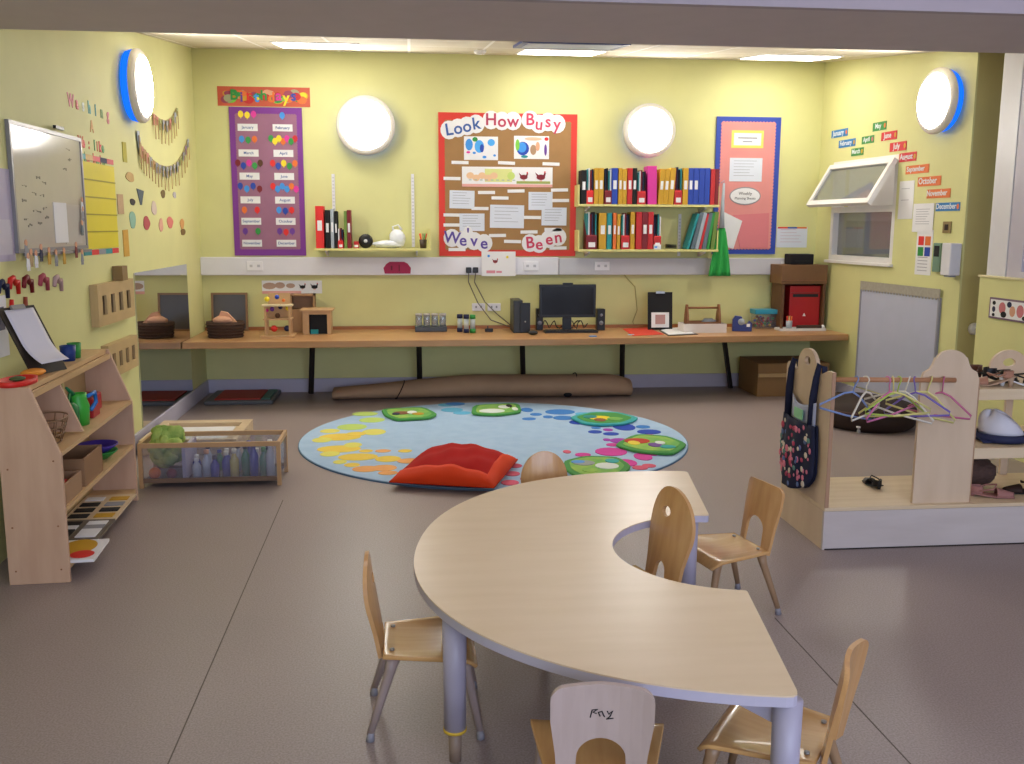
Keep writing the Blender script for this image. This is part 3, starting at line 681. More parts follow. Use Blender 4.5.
def scrib(M, w_, h_, n, parent, col=INKG, top=.75, th=.003, x0=-.75):
    mb = MB(M).m(col)
    for k in range(n):
        y = h_*(top-1.5*k/max(1, n)); L = w_*(1.45-random.random()*.5)
        mb.box((w_*x0, y-th/2, .0016), (min(w_*x0+L, w_*.85), y+th/2, .0022))
    return mb.build('writing', parent)
for (x0, y0, x1, y1), bl in (((464, 136.5, 498, 160), [(-.7, .3, .22, .5, LBLUE), (-.35, .75, .16, .2, GREEN), (-.1, .15, .28, .55, SKY), (.05, 0, .12, .35, BLUE), (.6, .5, .22, .3, SKY), (.2, -.75, .12, .12, LBLUE), (-.75, -.35, .12, .1, PINK), (.8, -.6, .08, .1, LBLUE), (-.4, -.4, .1, .1, LBLUE)]),
                             ((514, 136, 549, 159), [(-.5, -.1, .36, .6, BLUE), (-.55, .0, .26, .45, LBLUE), (-.8, .2, .12, .5, LGREEN), (.1, -.2, .18, .45, mat('paint_brown', 'A98A6E', .8)), (.35, .1, .12, .4, PEACH), (.85, .75, .12, .16, REDB), (.8, -.2, .08, .5, PURPLE), (-.4, -.8, .2, .12, TEAL), (.1, .75, .5, .15, mat('paint_peach', 'E8B89A', .8))])):
    mb, M, w_, h_ = card(x0, y0, x1, y1); p = mb.build('painting', t)
    q = MB(M)
    for k, (a, b, rx, ry, c) in enumerate(bl): q.m(c).ell(a*w_, b*h_, rx*w_, ry*h_, .0016, .0020+k*.0002, n=14)
    q.build('paint_marks', p)
mb, M, w_, h_ = card(462, 167, 552.5, 187); p = mb.build('hen_banner', t)
q = MB(M).m(mat('banner_pink', 'E3A8A0', .8)).box((-w_, -h_, .0016), (w_, -h_*.72, .002)).m(mat('banner_lime', 'D8DC90', .8)).box((-w_*.5, -h_*.5, .0016), (w_*.1, h_*.8, .0019))
q.m(mat('banner_peach', 'E6BF98', .8))
for k in range(5): q.ell(-w_*.82+k*w_*.13, .01*(-1)**k, .035, .03, .0016, .0020+.0002*k, n=12)
q.m(mat('banner_lime2', 'C4D878', .8)).ell(w_*.08, .01, .035, .035, .0019, .003, n=12)
q.m(mat('banner_grey', '9FB0A8', .8))
for k in range(9): q.box((-w_*.85+k*w_*.12, -.032, .0016), (-w_*.79+k*w_*.12, -.024, .0034))
def hen(q, cx, cy, s, m=MAROON, z=.0022):
    q.m(m).ell(cx, cy, s, s*.62, z, z+.0005, n=14).prism([(cx-s*.9, cy+s*.2), (cx-s*1.35, cy+s*1.1), (cx-s*.4, cy+s*.4)], z, z+.0006).prism([(cx+s*.4, cy+s*.1), (cx+s*.8, cy+s*1.1), (cx+s*1.15, cy+s*.95), (cx+s*.9, cy)], z, z+.0007)
    q.m(REDB).ell(cx+s*.9, cy+s*1.15, s*.2, s*.2, z, z+.0009, n=8)
    q.m(ORANGE).box((cx-s*.2, cy-s*1.0, z), (cx-s*.1, cy-s*.5, z+.0005)).box((cx+s*.1, cy-s*1.0, z), (cx+s*.2, cy-s*.5, z+.0005))
q.m(mat('print_grass', '9CA85A', .8)).box((w_*.2, -h_*.66, .0016), (w_*.95, -h_*.4, .0021))
hen(q, w_*.36, 0, .035); hen(q, w_*.74, 0, .04); q.build('print', p)
for rct in ((449.5, 190.5, 474.5, 208.5), (459.5, 213.5, 484.5, 231), (490, 205, 524, 228), (528.5, 192, 552.5, 210), (541.5, 207.5, 566.5, 225.5)):
    mb, M, w_, h_ = card(*rct, m=PAPB, rot=random.uniform(-.02, .02)); p = mb.build('paper', t); scrib(M, w_, h_, 5, p)
for x, y in ((460, 162.5), (506.5, 163), (551, 164), (452, 178.5), (486.5, 192.5), (516, 191), (500, 198), (559.5, 190), (560.5, 200.5), (480, 208.5), (452, 215), (452, 225), (497.5, 235.5), (532.5, 217.5), (529, 232), (553, 229.5), (512.5, 241.5), (457, 249.5), (558, 248)):
    mb, M, w_, h_ = card(x-8.5, y-1.6, x+8.5, y+1.6, rot=random.uniform(-.04, .04), d=.0215); p = mb.build('name_strip', t)

# blue framed board
u0, v0, u1, v1 = BW.rect(714, 117, 777.5, 254)
t = thing('notice_board', BW.at((u0+u1)/2, v0), 'tall pink notice board with a scalloped dark blue border', 'notice board')
MB(BW.M).m(mat('blue_border', '2B46A6', .6)).box((u0, v0, .001), (u1, v1, .018)).build('border', t)
MB(BW.M).m(mat('pink_backing', 'DB8F8B', .8, noise=.2)).prism(scallop(u0+.05, v0+.05, u1-.055, v1-.05, .03, .010), .018, .020).build('backing', t)
mb, M, w_, h_ = card(731.5, 130.5, 763.5, 148, m=mat('card_yellow', 'F0D868', .7)); p = mb.build('title_card', t)
MB(M).m(PAPER).box((-w_*.85, -h_*.7, .0016), (w_*.85, h_*.7, .0022)).m(INKG).box((-w_*.6, .006, .0022), (w_*.6, .016, .0028)).box((-w_*.3, -.026, .0022), (w_*.3, -.018, .0028)).build('lettering', p)
mb, M, w_, h_ = card(729.5, 158, 762, 181.5, m=PAPB); p = mb.build('paper', t); scrib(M, w_, h_, 6, p)
c = BW.px(745, 196, .02)
p = MB(BW.M).m(GREY).ell(c[0], c[1], .15, .082, .021, .023).build('oval_sign', t)
MB(BW.M).m(PAPER).ell(c[0], c[1], .14, .072, .023, .0245).m(BLKM).text('Weekly', c[0], c[1]+.022, .04, .0255).text('Planning Sheets', c[0], c[1]-.022, .032, .0255).build('lettering', p)
a = [BW.px(*q_, .022) for q_ in ((733, 215), (740, 248), (768, 248), (769, 213))]
MB(BW.M).m(mat('clear_pocket_pink', 'D97F86', .25)).prism([(q_[0], q_[1]) for q_ in a], .021, .0265).build('plastic_pocket', t)
a = [BW.px(*q_, .022) for q_ in ((722, 211), (742, 221), (733, 249), (724, 246))]
MB(BW.M).m(PAPER).prism([(q_[0], q_[1]) for q_ in a], .0265, .030).build('loose_sheet', t)

# smaller notices near the trunking
mb, M, w_, h_ = card(776.5, 227, 807, 247.5, d=.001, m=PAPB); p = mb.build('notice', None, 'pale notice with a coloured strip on top, right of the blue bordered board', 'notice')
MB(M).m(REDB).box((-w_*.95, h_*.85, .0016), (-w_*.3, h_, .003)).m(BLUE).box((-w_*.3, h_*.85, .0016), (w_*.3, h_, .003)).m(ORANGE).box((w_*.3, h_*.85, .0016), (w_*.95, h_, .003)).build('coloured_edge', p)
scrib(M, w_, h_, 5, p, mat('ink_pinkish', 'C09AA8', .7))
mb, M, w_, h_ = card(481.5, 251.5, 515.5, 276, d=.066); p = mb.build('hen_notice', None, 'white sheet with a small hen drawing hanging over the trunking', 'notice')
q = MB(M); hen(q, -.03, .02, .022, z=.0017); q.m(mat('ink_pink2', 'D68C9C', .7)).box((-.11, -.085, .0016), (-.03, -.06, .0022)).box((-.02, -.082, .0016), (.03, -.064, .0022)).m(YELLOW).ell(.08, .06, .012, .012, .0016, .0022, n=10).m(LBLUE).ell(-.09, .07, .012, .012, .0016, .0022, n=10); q.build('print', p)
a, b = BW.px(397.5, 268, .066)
p = MB(BW.M).m(mat('crimson_card', 'A3204E', .6)).prism([(a-.115, b-.05), (a+.115, b-.05), (a+.12, b), (a+.09, b+.04), (a+.06, b+.055), (a-.07, b+.055), (a-.1, b+.035), (a-.125, b)], .057, .060).build('crimson_card', None, 'crimson rounded card on the white trunking', 'card')
MB(BW.M).m(mat('crimson_dark', '6E1230', .6)).box((a-.06, b-.02, .0602), (a-.045, b+.02, .061)).box((a+.01, b-.03, .0602), (a+.02, b+.03, .061)).build('print', p)
a0, b0, a1, b1 = BW.rect(262, 280.5, 322, 293.5)
p = MB(BW.M).m(PAPER).box((a0, b0, .001), (a1, b1, .003)).build('story_banner', None, 'long white strip with two dark hens on the wall above the toy house', 'notice')
q = MB(BW.M @ Matrix.Translation(((a0+a1)/2, (b0+b1)/2, .001))); w_ = (a1-a0)/2
q.m(mat('banner_pink', 'E3A8A0')).box((-w_, -.06, .0021), (w_*.3, -.035, .0026)).m(mat('banner_peach2', 'B89A88', .8)).ell(-w_*.75, .01, .06, .03, .0021, .0026, n=12).ell(-w_*.4, .015, .045, .028, .0021, .0027, n=12).ell(-w_*.05, .012, .04, .022, .0021, .0028, n=12); hen(q, w_*.35, 0, .025, BLKM, .0026); hen(q, w_*.75, 0, .028, BLKM, .0026); q.build('print', p)

# ================================================================== shelves on slotted uprights
def shelf(px0, px1, pytop, label, depth=.24, ends=True, d0=.02):
    u0 = BW.px(px0, pytop, depth)[0]; u1 = BW.px(px1, pytop, depth)[0]; z = BW.px((px0+px1)/2, pytop, depth)[1]
    t = thing('wall_shelf', BW.at((u0+u1)/2, z-.02), label, 'shelf', group='yellow wall shelves')
    MB(BW.M).m(YELD).box((u0, z-.02, d0), (u1, z, depth)).build('board', t, bevel=.002)
    for u in (u0+.10, u1-.12): MB(BW.M).m(WHT2).prism([(0, 0), (.2, 0), (.2, -.012), (0, -.05)], -.008, .008, Matrix.Translation((u, z-.0205, d0)) @ Matrix.Rotation(-PI/2, 4, 'Y')).build('bracket', t)
    if ends:
        for u in ((u0+.006, u1-.006) if ends == 2 else (u1-.006,)): MB(BW.M).m(YELD).box((u-.006, z, d0), (u+.006, z+.17, depth-.02)).build('bookend', t)
    return u0, u1, z
def upright(px, y0, y1, label, P=BW):
    u, va = P.px(px, y0, .01); vb = P.px(px, y1, .01)[1]
    mb = MB(P.M).m(WHT2).box((u-.013, vb, .001), (u+.013, va, .014)).m(GREY)
    k = vb+.03
    while k < va-.03: mb.box((u-.006, k, .014), (u-.003, k+.012, .0146)).box((u+.003, k, .014), (u+.006, k+.012, .0146)); k += .03
    tag(mb.build('shelf_upright'), label, 'shelf upright', 'slotted uprights')
upright(333, 174, 247, 'white slotted upright left behind the small left shelf'); upright(412.5, 174, 247, 'white slotted upright right behind the small left shelf')
upright(680, 214, 256, 'white slotted upright showing behind the lower file shelf')
S1 = shelf(314, 430.5, 248.5, 'small yellow shelf left of the red board, half empty', ends=1)
S2 = shelf(578.5, 719.5, 204.5, 'upper yellow shelf packed with binders', ends=2)
S3 = shelf(578.5, 718.5, 249.5, 'lower yellow shelf of the two beside the red board', ends=2)
def upx(px, sh, d=.22): return BW.px(px, 230, d)[0]
used = {}
def lab_m(m): return m.name.replace('_', ' ')
def binder(x0, x1, ytop, z, m, label, kind='binder', lean=0, spine=True, d=.225, dz=.16):
    """a lever-arch binder or magazine file standing on a shelf; x0,x1,ytop are read off the photo at the shelf front"""
    a, b = BW.px(x0, 230, d)[0]+.001, BW.px(x1, 230, d)[0]-.001
    h = BW.px((x0+x1)/2, ytop, d)[1]-z; wd = b-a
    M = BW.M @ Matrix.Translation(((a if lean <= 0 else b), z, d)) @ Matrix.Rotation(-lean if lean else 0, 4, 'Z')
    sx = 1 if lean <= 0 else -1
    X0, X1 = (0, wd) if lean <= 0 else (-wd, 0)
    if lean: h = h/math.cos(lean)
    t = thing('ring_binder' if kind == 'binder' else ('magazine_file' if kind == 'file' else 'folder'), M @ Vector(((X0+X1)/2, 0, -dz/2)), label, 'binder' if kind == 'binder' else ('magazine file' if kind == 'file' else 'folder'), group='files on the wall shelves')
    cx = (X0+X1)/2
    if kind == 'binder':
        MB(M).m(m).box((X0, .001, -dz), (X1, h, 0)).build('cover', t, bevel=.003)
        if spine: MB(M).m(PAPER).box((X0+wd*.22, h*.42, .0003), (X1-wd*.22, h*.66, .0012)).build('spine_label', t)
    elif kind == 'file':
        q = .35*h
        MB(M).m(m).prism([(0, .001), (dz, .001), (dz, h*.8), (0, q)], 0, wd, Matrix.Translation((X0, 0, 0)) @ Matrix.Rotation(PI/2, 4, 'Y')).build('cover', t)
        pc = [BLKM, TEAL, PAPER, MAROON, NAVY]
        n = max(2, int(wd/.014))
        for k in range(n):
            xx = X0+wd*(k+.5)/n; MB(M).m(pc[(k+int(x0)) % 5]).box((xx-wd*.3/n, .01, -dz+.004), (xx+wd*.3/n, h*(.93+.07*((k*7+int(x0)) % 3)/2), -.012)).build('booklet', t)
        MB(M).m(PAPER).box((X0+wd*.2, h*.06, .0003), (X1-wd*.15, h*.19, .0014)).build('spine_label', t)
    else:
        MB(M).m(m).box((X0, .001, -dz), (X1, h, 0)).build('cover', t, bevel=.001)
SLATE = mat('slate_folder', '5E6E78', .5); PALEG = mat('pale_grey_folder', 'A4AEB8', .5)
z = S2[2]
U = [(580.5, 586, 170, BLKM, 'binder', 'black spine first at the left end of the upper shelf', 0), (586, 593, 168, REDB, 'file', 'red file with a white label near the left end of the upper shelf', 0),
     (593.5, 598, 168, MUST, 'binder', 'mustard binder first right of the leftmost red file, upper shelf', 0), (598, 603, 168, MUST, 'binder', 'second mustard binder right of the leftmost red file, upper shelf', 0),
     (604, 611, 168, MAROON, 'file', 'maroon file with booklets next to the first blue binder, upper shelf', 0), (611, 617, 168, BLUE, 'binder', 'single blue binder left of two mustard ones, upper shelf', 0),
     (617.5, 621.5, 168, MUST, 'binder', 'mustard binder touching the single blue binder, upper shelf', 0), (621.5, 626, 169, MUST, 'binder', 'mustard binder touching the wide red binder, upper shelf', 0),
     (626.5, 631.5, 168, RED, 'binder', 'red binder with a dark white-labelled neighbour, upper shelf', 0), (631.5, 636, 168, BLKM, 'binder', 'black binder with white labels between red and pink, upper shelf', 0),
     (636.5, 645, 170, RED, 'file', 'red file stuffed with pale peach papers, upper shelf', 0), (647, 656, 166, PINK, 'folder', 'bright pink folder standing out on the upper shelf', -.02),
     (657, 662, 169, MUST, 'binder', 'first of three leaning mustard binders after the pink folder', .06), (662, 667, 169, MUST, 'binder', 'middle of three leaning mustard binders after the pink folder', .06), (667, 672.5, 168, MUST, 'binder', 'last of three leaning mustard binders after the pink folder', .06),
     (673.5, 681, 167, RED, 'file', 'red file of dark booklets right of the leaning mustard binders', 0), (681.5, 687, 168, MUST, 'binder', 'mustard binder just left of the four blue binders', 0),
     (687, 692, 168, BLUE, 'binder', 'first of the four adjoining blue binders, upper shelf', 0), (692, 697.5, 168, BLUE, 'binder', 'second of the four adjoining blue binders, upper shelf', 0), (697.5, 703, 168, BLUE, 'binder', 'third of the four adjoining blue binders, upper shelf', 0), (703, 708.5, 168, BLUE, 'binder', 'rightmost of the four adjoining blue binders, upper shelf', 0),
     (709, 713.5, 169, RED, 'binder', 'dark red binder right of the blue ones, upper shelf', 0), (713.5, 717.5, 169, MAROON, 'binder', 'maroon binder at the right end of the upper shelf', 0)]
for x0, x1, yt, m_, kd, lb, ln in U:
    binder(x0, x1, yt, z, m_, lb, kd, ln, spine=not (m_ is BLUE and x0 > 695) and not x0 > 705)
z = S3[2]
Lw = [(586.5, 597, 212, MAROON, 'file', 'maroon file of dark booklets at the left end of the lower shelf', 0), (599, 606.5, 213, MUST, 'binder', 'mustard binder left of the teal one, lower shelf', 0), (607, 612, 213, TEAL, 'binder', 'teal binder on the lower shelf', 0),
      (613, 616.5, 213, ORANGE, 'binder', 'orange binder beside the teal one, lower shelf', 0), (617, 620.5, 214, MUST, 'binder', 'narrow mustard binder right of the orange one, lower shelf', 0), (621.5, 630, 213, RED, 'file', 'red file with grey booklets in the middle of the lower shelf', 0),
      (630.5, 635, 212, MUST, 'binder', 'mustard binder just left of the red binders, lower shelf', 0), (636, 642, 212, RED, 'binder', 'first of the three red binders on the lower shelf', 0), (642, 648, 212, MAROON, 'binder', 'darker middle binder among the red ones, lower shelf', 0), (648, 653.5, 212, RED, 'binder', 'last of the three red binders on the lower shelf', 0),
      (654, 661.5, 214, RED, 'file', 'red file standing beside the gap, lower shelf', 0),
      (687, 689.5, 214, TEAL, 'folder', 'thin teal folder leaning first in the slanted group, lower shelf', .28), (691, 695, 213, SLATE, 'folder', 'slate folder in the slanted group, lower shelf', .24), (695.5, 699, 213, PALEG, 'folder', 'pale grey folder in the slanted group, lower shelf', .22),
      (699.5, 702, 214, RED, 'folder', 'thin red folder in the slanted group, lower shelf', .2), (702.5, 706.5, 213, SLATE, 'folder', 'slate folder near the right end of the lower shelf', .17), (707, 710, 213, GREEN, 'folder', 'green folder leaning near the right end, lower shelf', .14), (711, 715, 212, mat('olive_folder', '6E8A3A', .5), 'folder', 'olive green folder at the right end of the lower shelf', .1)]
for x0, x1, yt, m_, kd, lb, ln in Lw:
    binder(x0, x1, yt, z, m_, lb, kd, ln, spine=(m_ is not RED or x0 > 645))
def onsh(px, sh, d=.15): return BW.px(px, 230, d)[0]
u = onsh(657, S3, .19); tag(MB(BW.M).m(PAPER).box((u-.035, z+.001, .20), (u+.03, z+.045, .235)).m(LBLUE).box((u-.03, z+.012, .2352), (u-.005, z+.03, .236)).build('card_box'), 'tiny white box in front of the red file on the lower shelf', 'box')
u = onsh(672, S3); t = thing('cable_coil', BW.at(u, z, .13), 'small dark coil of cable lying in the gap on the lower shelf', 'cable')
MB(BW.M).m(BLK).tube([(u+.05*math.cos(k*.6), z+.012+.0012*k, .13+.035*math.sin(k*.6)) for k in range(28)], .004, 6).build('coil', t)
# files and bits on the small shelf
z = S1[2]
for x0, x1, yt, m_, kd, lb in ((315.5, 324, 206, REDB, 'binder', 'red binder with a tall white label at the left end of the small shelf'), (325, 330, 210, BLKM, 'binder', 'first black binder right of the red one, small left shelf'), (330.5, 334, 209, PALEG, 'binder', 'pale grey binder among black ones, small left shelf'),
                               (334.5, 337.5, 211, BLKM, 'binder', 'black binder behind the low red file, small left shelf'), (337.5, 343, 228, REDB, 'file', 'low red file on the small left shelf'), (340.5, 343.5, 0, None, '', ''), (344, 347, 211, mat('olive_folder', '6E8A3A'), 'folder', 'olive folder on the small left shelf'), (347, 351, 210, MAROON, 'binder', 'maroon binder at the right of the group, small left shelf')):
    if m_: binder(x0, x1, yt, z, m_, lb, kd)
u = onsh(365.5, S1); t = thing('tape_reel', BW.at(u, z, .13), 'shiny black round reel on the small left shelf', 'tape reel')
MB(BW.M).m(BLK).lathe([(.02, 0), (.062, 0), (.062, .012), (.03, .012), (.03, .05), (.062, .05), (.062, .062), (.02, .062)], n=24, M=Matrix.Translation((u, z+.063, .10))).build('reel', t)
MB(BW.M).m(mat('reel_hub', 'C8C8CC', .4)).lathe([(.001, .0622), (.016, .0622), (.016, .066), (.001, .066)], n=16, M=Matrix.Translation((u, z+.063, .10))).build('hub', t)
u = onsh(356, S1); tag(MB(BW.M).m(RED).box((u-.02, z+.001, .12), (u+.022, z+.06, .18)).m(PAPER).box((u-.016, z+.01, .1801), (u+.018, z+.03, .1812)).build('card_box', None), 'tiny red card box between the maroon binder and the black reel', 'box')
u = onsh(392.5, S1); t = thing('plastic_bag', BW.at(u, z, .13), 'crumpled white plastic bag on the small left shelf', 'bag')
random.seed(5)
MB(BW.M).m(mat('bag_white', 'E4E8EE', .3)).ball((u-.04, z+.035, .13), .07, 16, (2.0, .5, .8), wob=.12).ball((u+.04, z+.085, .12), .07, 16, (1.0, 1.15, .8), wob=.14).build('bag_body', t)
MB(BW.M).m(mat('bag_white', 'E4E8EE', .3)).tube([(u+.01, z+.14, .12), (u, z+.19, .12), (u+.05, z+.205, .12), (u+.08, z+.16, .12)], [.012, .006, .006, .012], 8).build('bag_handle', t)
u = onsh(423, S1); t = thing('pen_pot', BW.at(u, z, .13), 'dark pot of red-topped pens at the right end of the small left shelf', 'pen pot')
MB(BW.M).m(mat('pot_brown', '4A3C30', .4)).lathe([(.028, 0), (.034, .075), (.03, .075), (.025, .01)], n=18, M=Matrix.Translation((u, z+.001, .13)) @ Matrix.Rotation(-PI/2, 4, 'X')).build('pot', t)
for k, (dx, dd, c) in enumerate(((-.015, .01, REDB), (.0, -.01, BLK), (.015, .0, REDB), (.008, .014, GREEN), (-.01, -.012, ORANGE))):
    MB(BW.M).m(c).cyl((u+dx*.5, z+.012, .13+dd*.5), (u+dx*2.1, z+.13, .13+dd*1.5), .0045, n=8).build('pen', t)

# green fabric bag hanging off the upper shelf end
u, v = BW.px(722, 190, .2); ub, vb = BW.px(720.5, 276, .2); u += .012
t = thing('green_cloth_bag', BW.at(u, vb, .2), 'bright green cloth cone hanging from the shelf end over the trunking', 'cloth')
zt = BW.px(722, 228, .2)[1]
mb = MB(BW.M).m(mat('green_cloth', '2EA34A', .8))
def cone(a, b):
    w_ = .03+.075*b**.8; x = u-.005*b + (a-.5)*2*w_; y = zt+(vb-zt)*b; return (x, y, .20+.02*math.sin(a*16)*b)
mb.sheet(cone, 24, 10, .004); mb.build('cloth', t)
MB(BW.M).m(PALEG).tube([(u-.004, v+.06, .225), (u-.006, (v+zt)/2, .212), (u-.001, zt, .205)], [.010, .018, .024], 10).build('grey_top', t)
MB(BW.M).m(STEEL).tube([(u-.03, v+.06, .225), (u-.004, v+.085, .225), (u-.004, v+.05, .225)], .004, 6).build('hook', t)

# ================================================================== things on the counter
def up(xl, xr, yb, yt, z0=cz):
    p = fl((xl+xr)/2, yb, z0); a = atY(xl, yb, p.y); b = atY(xr, yb, p.y); c = atY((xl+xr)/2, yt, p.y); return a.x, b.x, p.y, c.z
Z = cz+.0008
# wicker basket with a peach cloth
a, b, Y, zt = up(203.5, 242.5, 339, 324)
cx, rx, cy = (a+b)/2, (b-a)/2, Y+.13
t = thing('wicker_basket', (cx, cy, Z), 'dark oval wicker basket at the left end of the counter', 'basket')
mb = MB().m(WICK)
def basket(cx, cy, z, rx, ry, h, w=.012, M=MB, n=28, sc=.88):
    P = []; F = []
    prof = [(sc, 0), (1, h), (1-w/rx, h), (sc-w/rx, .01)]
    for r_, zz in prof:
        for j in range(n): P.append((cx+rx*r_*math.cos(2*PI*j/n), cy+ry*r_*math.sin(2*PI*j/n), z+zz))
    for k in range(3):
        for j in range(n): F.append((k*n+j, k*n+(j+1) % n, (k+1)*n+(j+1) % n, (k+1)*n+j))
    F.append(tuple(range(n))[::-1]); F.append(tuple(range(3*n, 4*n))); return P, F
P, F = basket(cx, cy, Z, rx, .12, zt-Z+.01); mb.faces(P, F, True)
for k in range(5):
    zz = Z+.012+(zt-Z)*k/5; rr = .88+.12*k/5
    mb.tube([(cx+(rx*rr+.002)*math.cos(q*PI/14), cy+(.12*rr+.002)*math.sin(q*PI/14), zz) for q in range(29)], .008, 6, cap=False)
mb.build('basket_body', t)
random.seed(2)
tag(MB().m(PEACH).ball((cx-.02, cy, zt+.02), .07, 14, (1.2, .9, .55), wob=.08).prism([(cx-.07, zt+.01), (cx+.1, zt-.005), (cx+.02, zt+.085), (cx-.03, zt+.095)], -.02, .02, Matrix.Translation((0, cy, 0)) @ Matrix.Rotation(PI/2, 4, 'X')).build('folded_cloth'), 'folded peach cloth lying in the dark wicker basket', 'cloth')
# dark framed board against the wall behind the basket
a, b, Y, zt = up(209, 247.5, 331.5, 293)
Y = 8.66
a = atY(211, 320, Y).x; b = atY(247.5, 320, Y).x; zt = atY(229, 293, Y).z
t = thing('framed_board', ((a+b)/2, Y, Z), 'wooden framed dark board leaning on the wall behind the wicker basket', 'board')
M = Matrix.Translation((0, Y+.03, Z)) @ Matrix.Rotation(math.radians(-5), 4, 'X'); hh = zt-Z
MB(M).m(mat('board_dark', '4E4A46', .4)).box((a+.015, -.01, .015), (b-.015, -.004, hh-.015)).build('panel', t)
MB(M).m(mat('frame_wood_brown', '8B6A48', .5)).box((a, -.018, 0), (b, 0, .018)).box((a, -.018, hh-.018), (b, 0, hh)).box((a, -.018, .018), (a+.018, 0, hh-.018)).box((b-.018, -.018, .018), (b, 0, hh-.018)).build('frame', t)

# wooden toy house with coloured beads
a, b, Y, zt = up(265, 291, 337.5, 294)
t = thing('toy_house', ((a+b)/2, Y+.08, Z), 'wooden toy house with coloured balls left of the wooden hut', 'toy')
TW = mat('toy_wood', 'C8A274', .5, noise=.3)
w_ = b-a; h_ = zt-Z
MB().m(TW).box((a-.03, Y-.04, Z), (b+.03, Y+.16, Z+.018)).build('base', t)
mb = MB().m(TW)
for x in (a, b-.016):
    for y in (Y, Y+.12): MB().m(TW).box((x, y, Z+.018), (x+.016, y+.016, Z+h_*.72)).build('post', t)
MB().m(TW).box((a-.01, Y-.01, Z+h_*.40), (b+.01, Y+.145, Z+h_*.43)).build('floor_board', t)
MB().m(TW).box((a+.02, Y+.11, Z+h_*.43), (b-.01, Y+.125, Z+h_)).build('back_panel', t)
MB().m(mat('toy_cream', 'DCCBA4', .5)).box((a-.02, Y-.02, Z+h_*.72), (b+.02, Y+.10, Z+h_*.75)).build('roof', t)
for dx, dz, c, r_ in ((.12, .88, YELLOW, .022), (.5, .93, BLUE, .020), (.3, .65, PURPLE, .02), (.62, .70, NAVY, .02), (.9, .67, YELLOW, .02), (.35, .2, REDB, .028), (.85, .2, NAVY, .026), (.1, .62, PINK, .014), (.5, .5, BROWN, .022), (.75, .85, ORANGE, .014)):
    MB().m(c).ball((a+w_*dx, Y+.02, Z+h_*dz), r_, 12).build('ball', t)
# wooden hut with a dark opening
a, b, Y, zt = up(303, 331, 334.5, 311)
t = thing('toy_hut', ((a+b)/2, Y+.1, Z), 'square wooden play hut with a dark doorway on the counter', 'toy')
mb = MB().m(TW); d = .2; q = .012
mb.box((a, Y, Z), (a+w_*.25, Y+q, zt)).box((b-.03, Y, Z), (b, Y+q, zt)).box((a+w_*.25, Y, zt-.03), (b-.03, Y+q, zt)).box((a, Y+q, Z), (a+q, Y+d, zt)).box((b-q, Y+q, Z), (b, Y+d, zt)).box((a+q, Y+d-q, Z), (b-q, Y+d, zt))
mb.build('walls', t)
MB().m(TW).box((a-.02, Y-.02, zt), (b+.02, Y+d+.02, zt+.012)).build('roof', t)
MB().m(BLKM).box((a+w_*.25, Y+.03, Z+.001), (b-.03, Y+.034, zt-.03)).build('doorway', t)
MB().m(TEAL).box((a+w_*.3, Y+.016, Z+.002), (a+w_*.6, Y+.028, Z+.04)).build('blue_block', t)
# open wooden tray-box standing behind, above the hut
a, b = atY(291, 300, 8.62).x, atY(315, 300, 8.62).x; z0, z1 = Z, atY(303, 294, 8.62).z
t = thing('toy_crate', ((a+b)/2, 8.62, Z), 'tall open wooden toy box against the wall behind the hut', 'box')
zm = atY(303, 309, 8.62).z
MB().m(mat('toy_wood_dark', 'A68058', .5, noise=.3)).box((a, 8.56, Z), (b, 8.70, zm)).box((a, 8.56, zm), (a+.012, 8.70, z1)).box((b-.012, 8.56, zm), (b, 8.70, z1)).box((a, 8.56, z1-.012), (b, 8.70, z1)).box((a+.012, 8.69, zm), (b-.012, 8.70, z1-.012)).build('box_body', t)

# tray of clear jars
a, b, Y, zt = up(415, 447, 332, 326)
t = thing('jar_tray', ((a+b)/2, Y+.06, Z), 'low dark grey tray holding clear jars on the counter', 'tray')
SL = mat('slate_tray', '4A5058', .5)
MB().m(SL).box((a, Y, Z), (b, Y+.16, Z+.045)).build('tray_body', t, bevel=.006)
zt2 = atY(431, 311.5, Y).z
for k in range(4):
    for j in range(2):
        x = a+(b-a)*(k+.5)/4; y = Y+.042+j*.076
        p = thing('glass_jar', (x, y, Z+.0455), ['first', 'second', 'third', 'fourth'][k]+' clear jar from the left in the '+['front', 'back'][j]+' row of the grey tray', 'jar', group='clear jars in the tray')
        MB().m(GLASS).lathe([(.024, 0), (.03, .01), (.03, .085), (.026, .095), (.0235, .095), (.0275, .083), (.0275, .012), (.001, .008)], (x, y, Z+.046), 16).build('jar_body', p)
        MB().m(mat('jar_lid', 'A8A4A0', .4)).lathe([(.031, 0), (.031, .012), (.001, .013)], (x, y, Z+.1415), 16).build('lid', p)
# three small lidded tubs
for k, (x0, c, lb) in enumerate(((457, NAVY, 'small tub with a dark blue lid, leftmost of three'), (463.5, NAVY, 'small tub with a dark blue lid, middle of three'), (470, GREEN, 'small tub with a green lid, right of the two blue ones'))):
    yb = 333.3 if k else 332; a, b, Y, zt = up(x0, x0+6, yb, 314.5+.3*k); x = (a+b)/2; Y += .02+.01*k
    t = thing('lidded_tub', (x, Y, Z), lb, 'tub', group='small lidded tubs'); r_ = (b-a)/2*.97; h_ = zt-Z
    MB().m(c).lathe([(r_, 0), (r_, h_*.22), (r_*.9, h_*.22), (.001, h_*.2)], (x, Y, Z), 16).build('base', t)
    MB().m(mat('tub_clear', 'B9C4C6', .3)).lathe([(r_*.86, h_*.22), (r_*.86, h_*.78)], (x, Y, Z), 16).build('tub_body', t)
    MB().m(c).lathe([(r_, h_*.78), (r_, h_), (.001, h_)], (x, Y, Z), 16).build('lid', t)
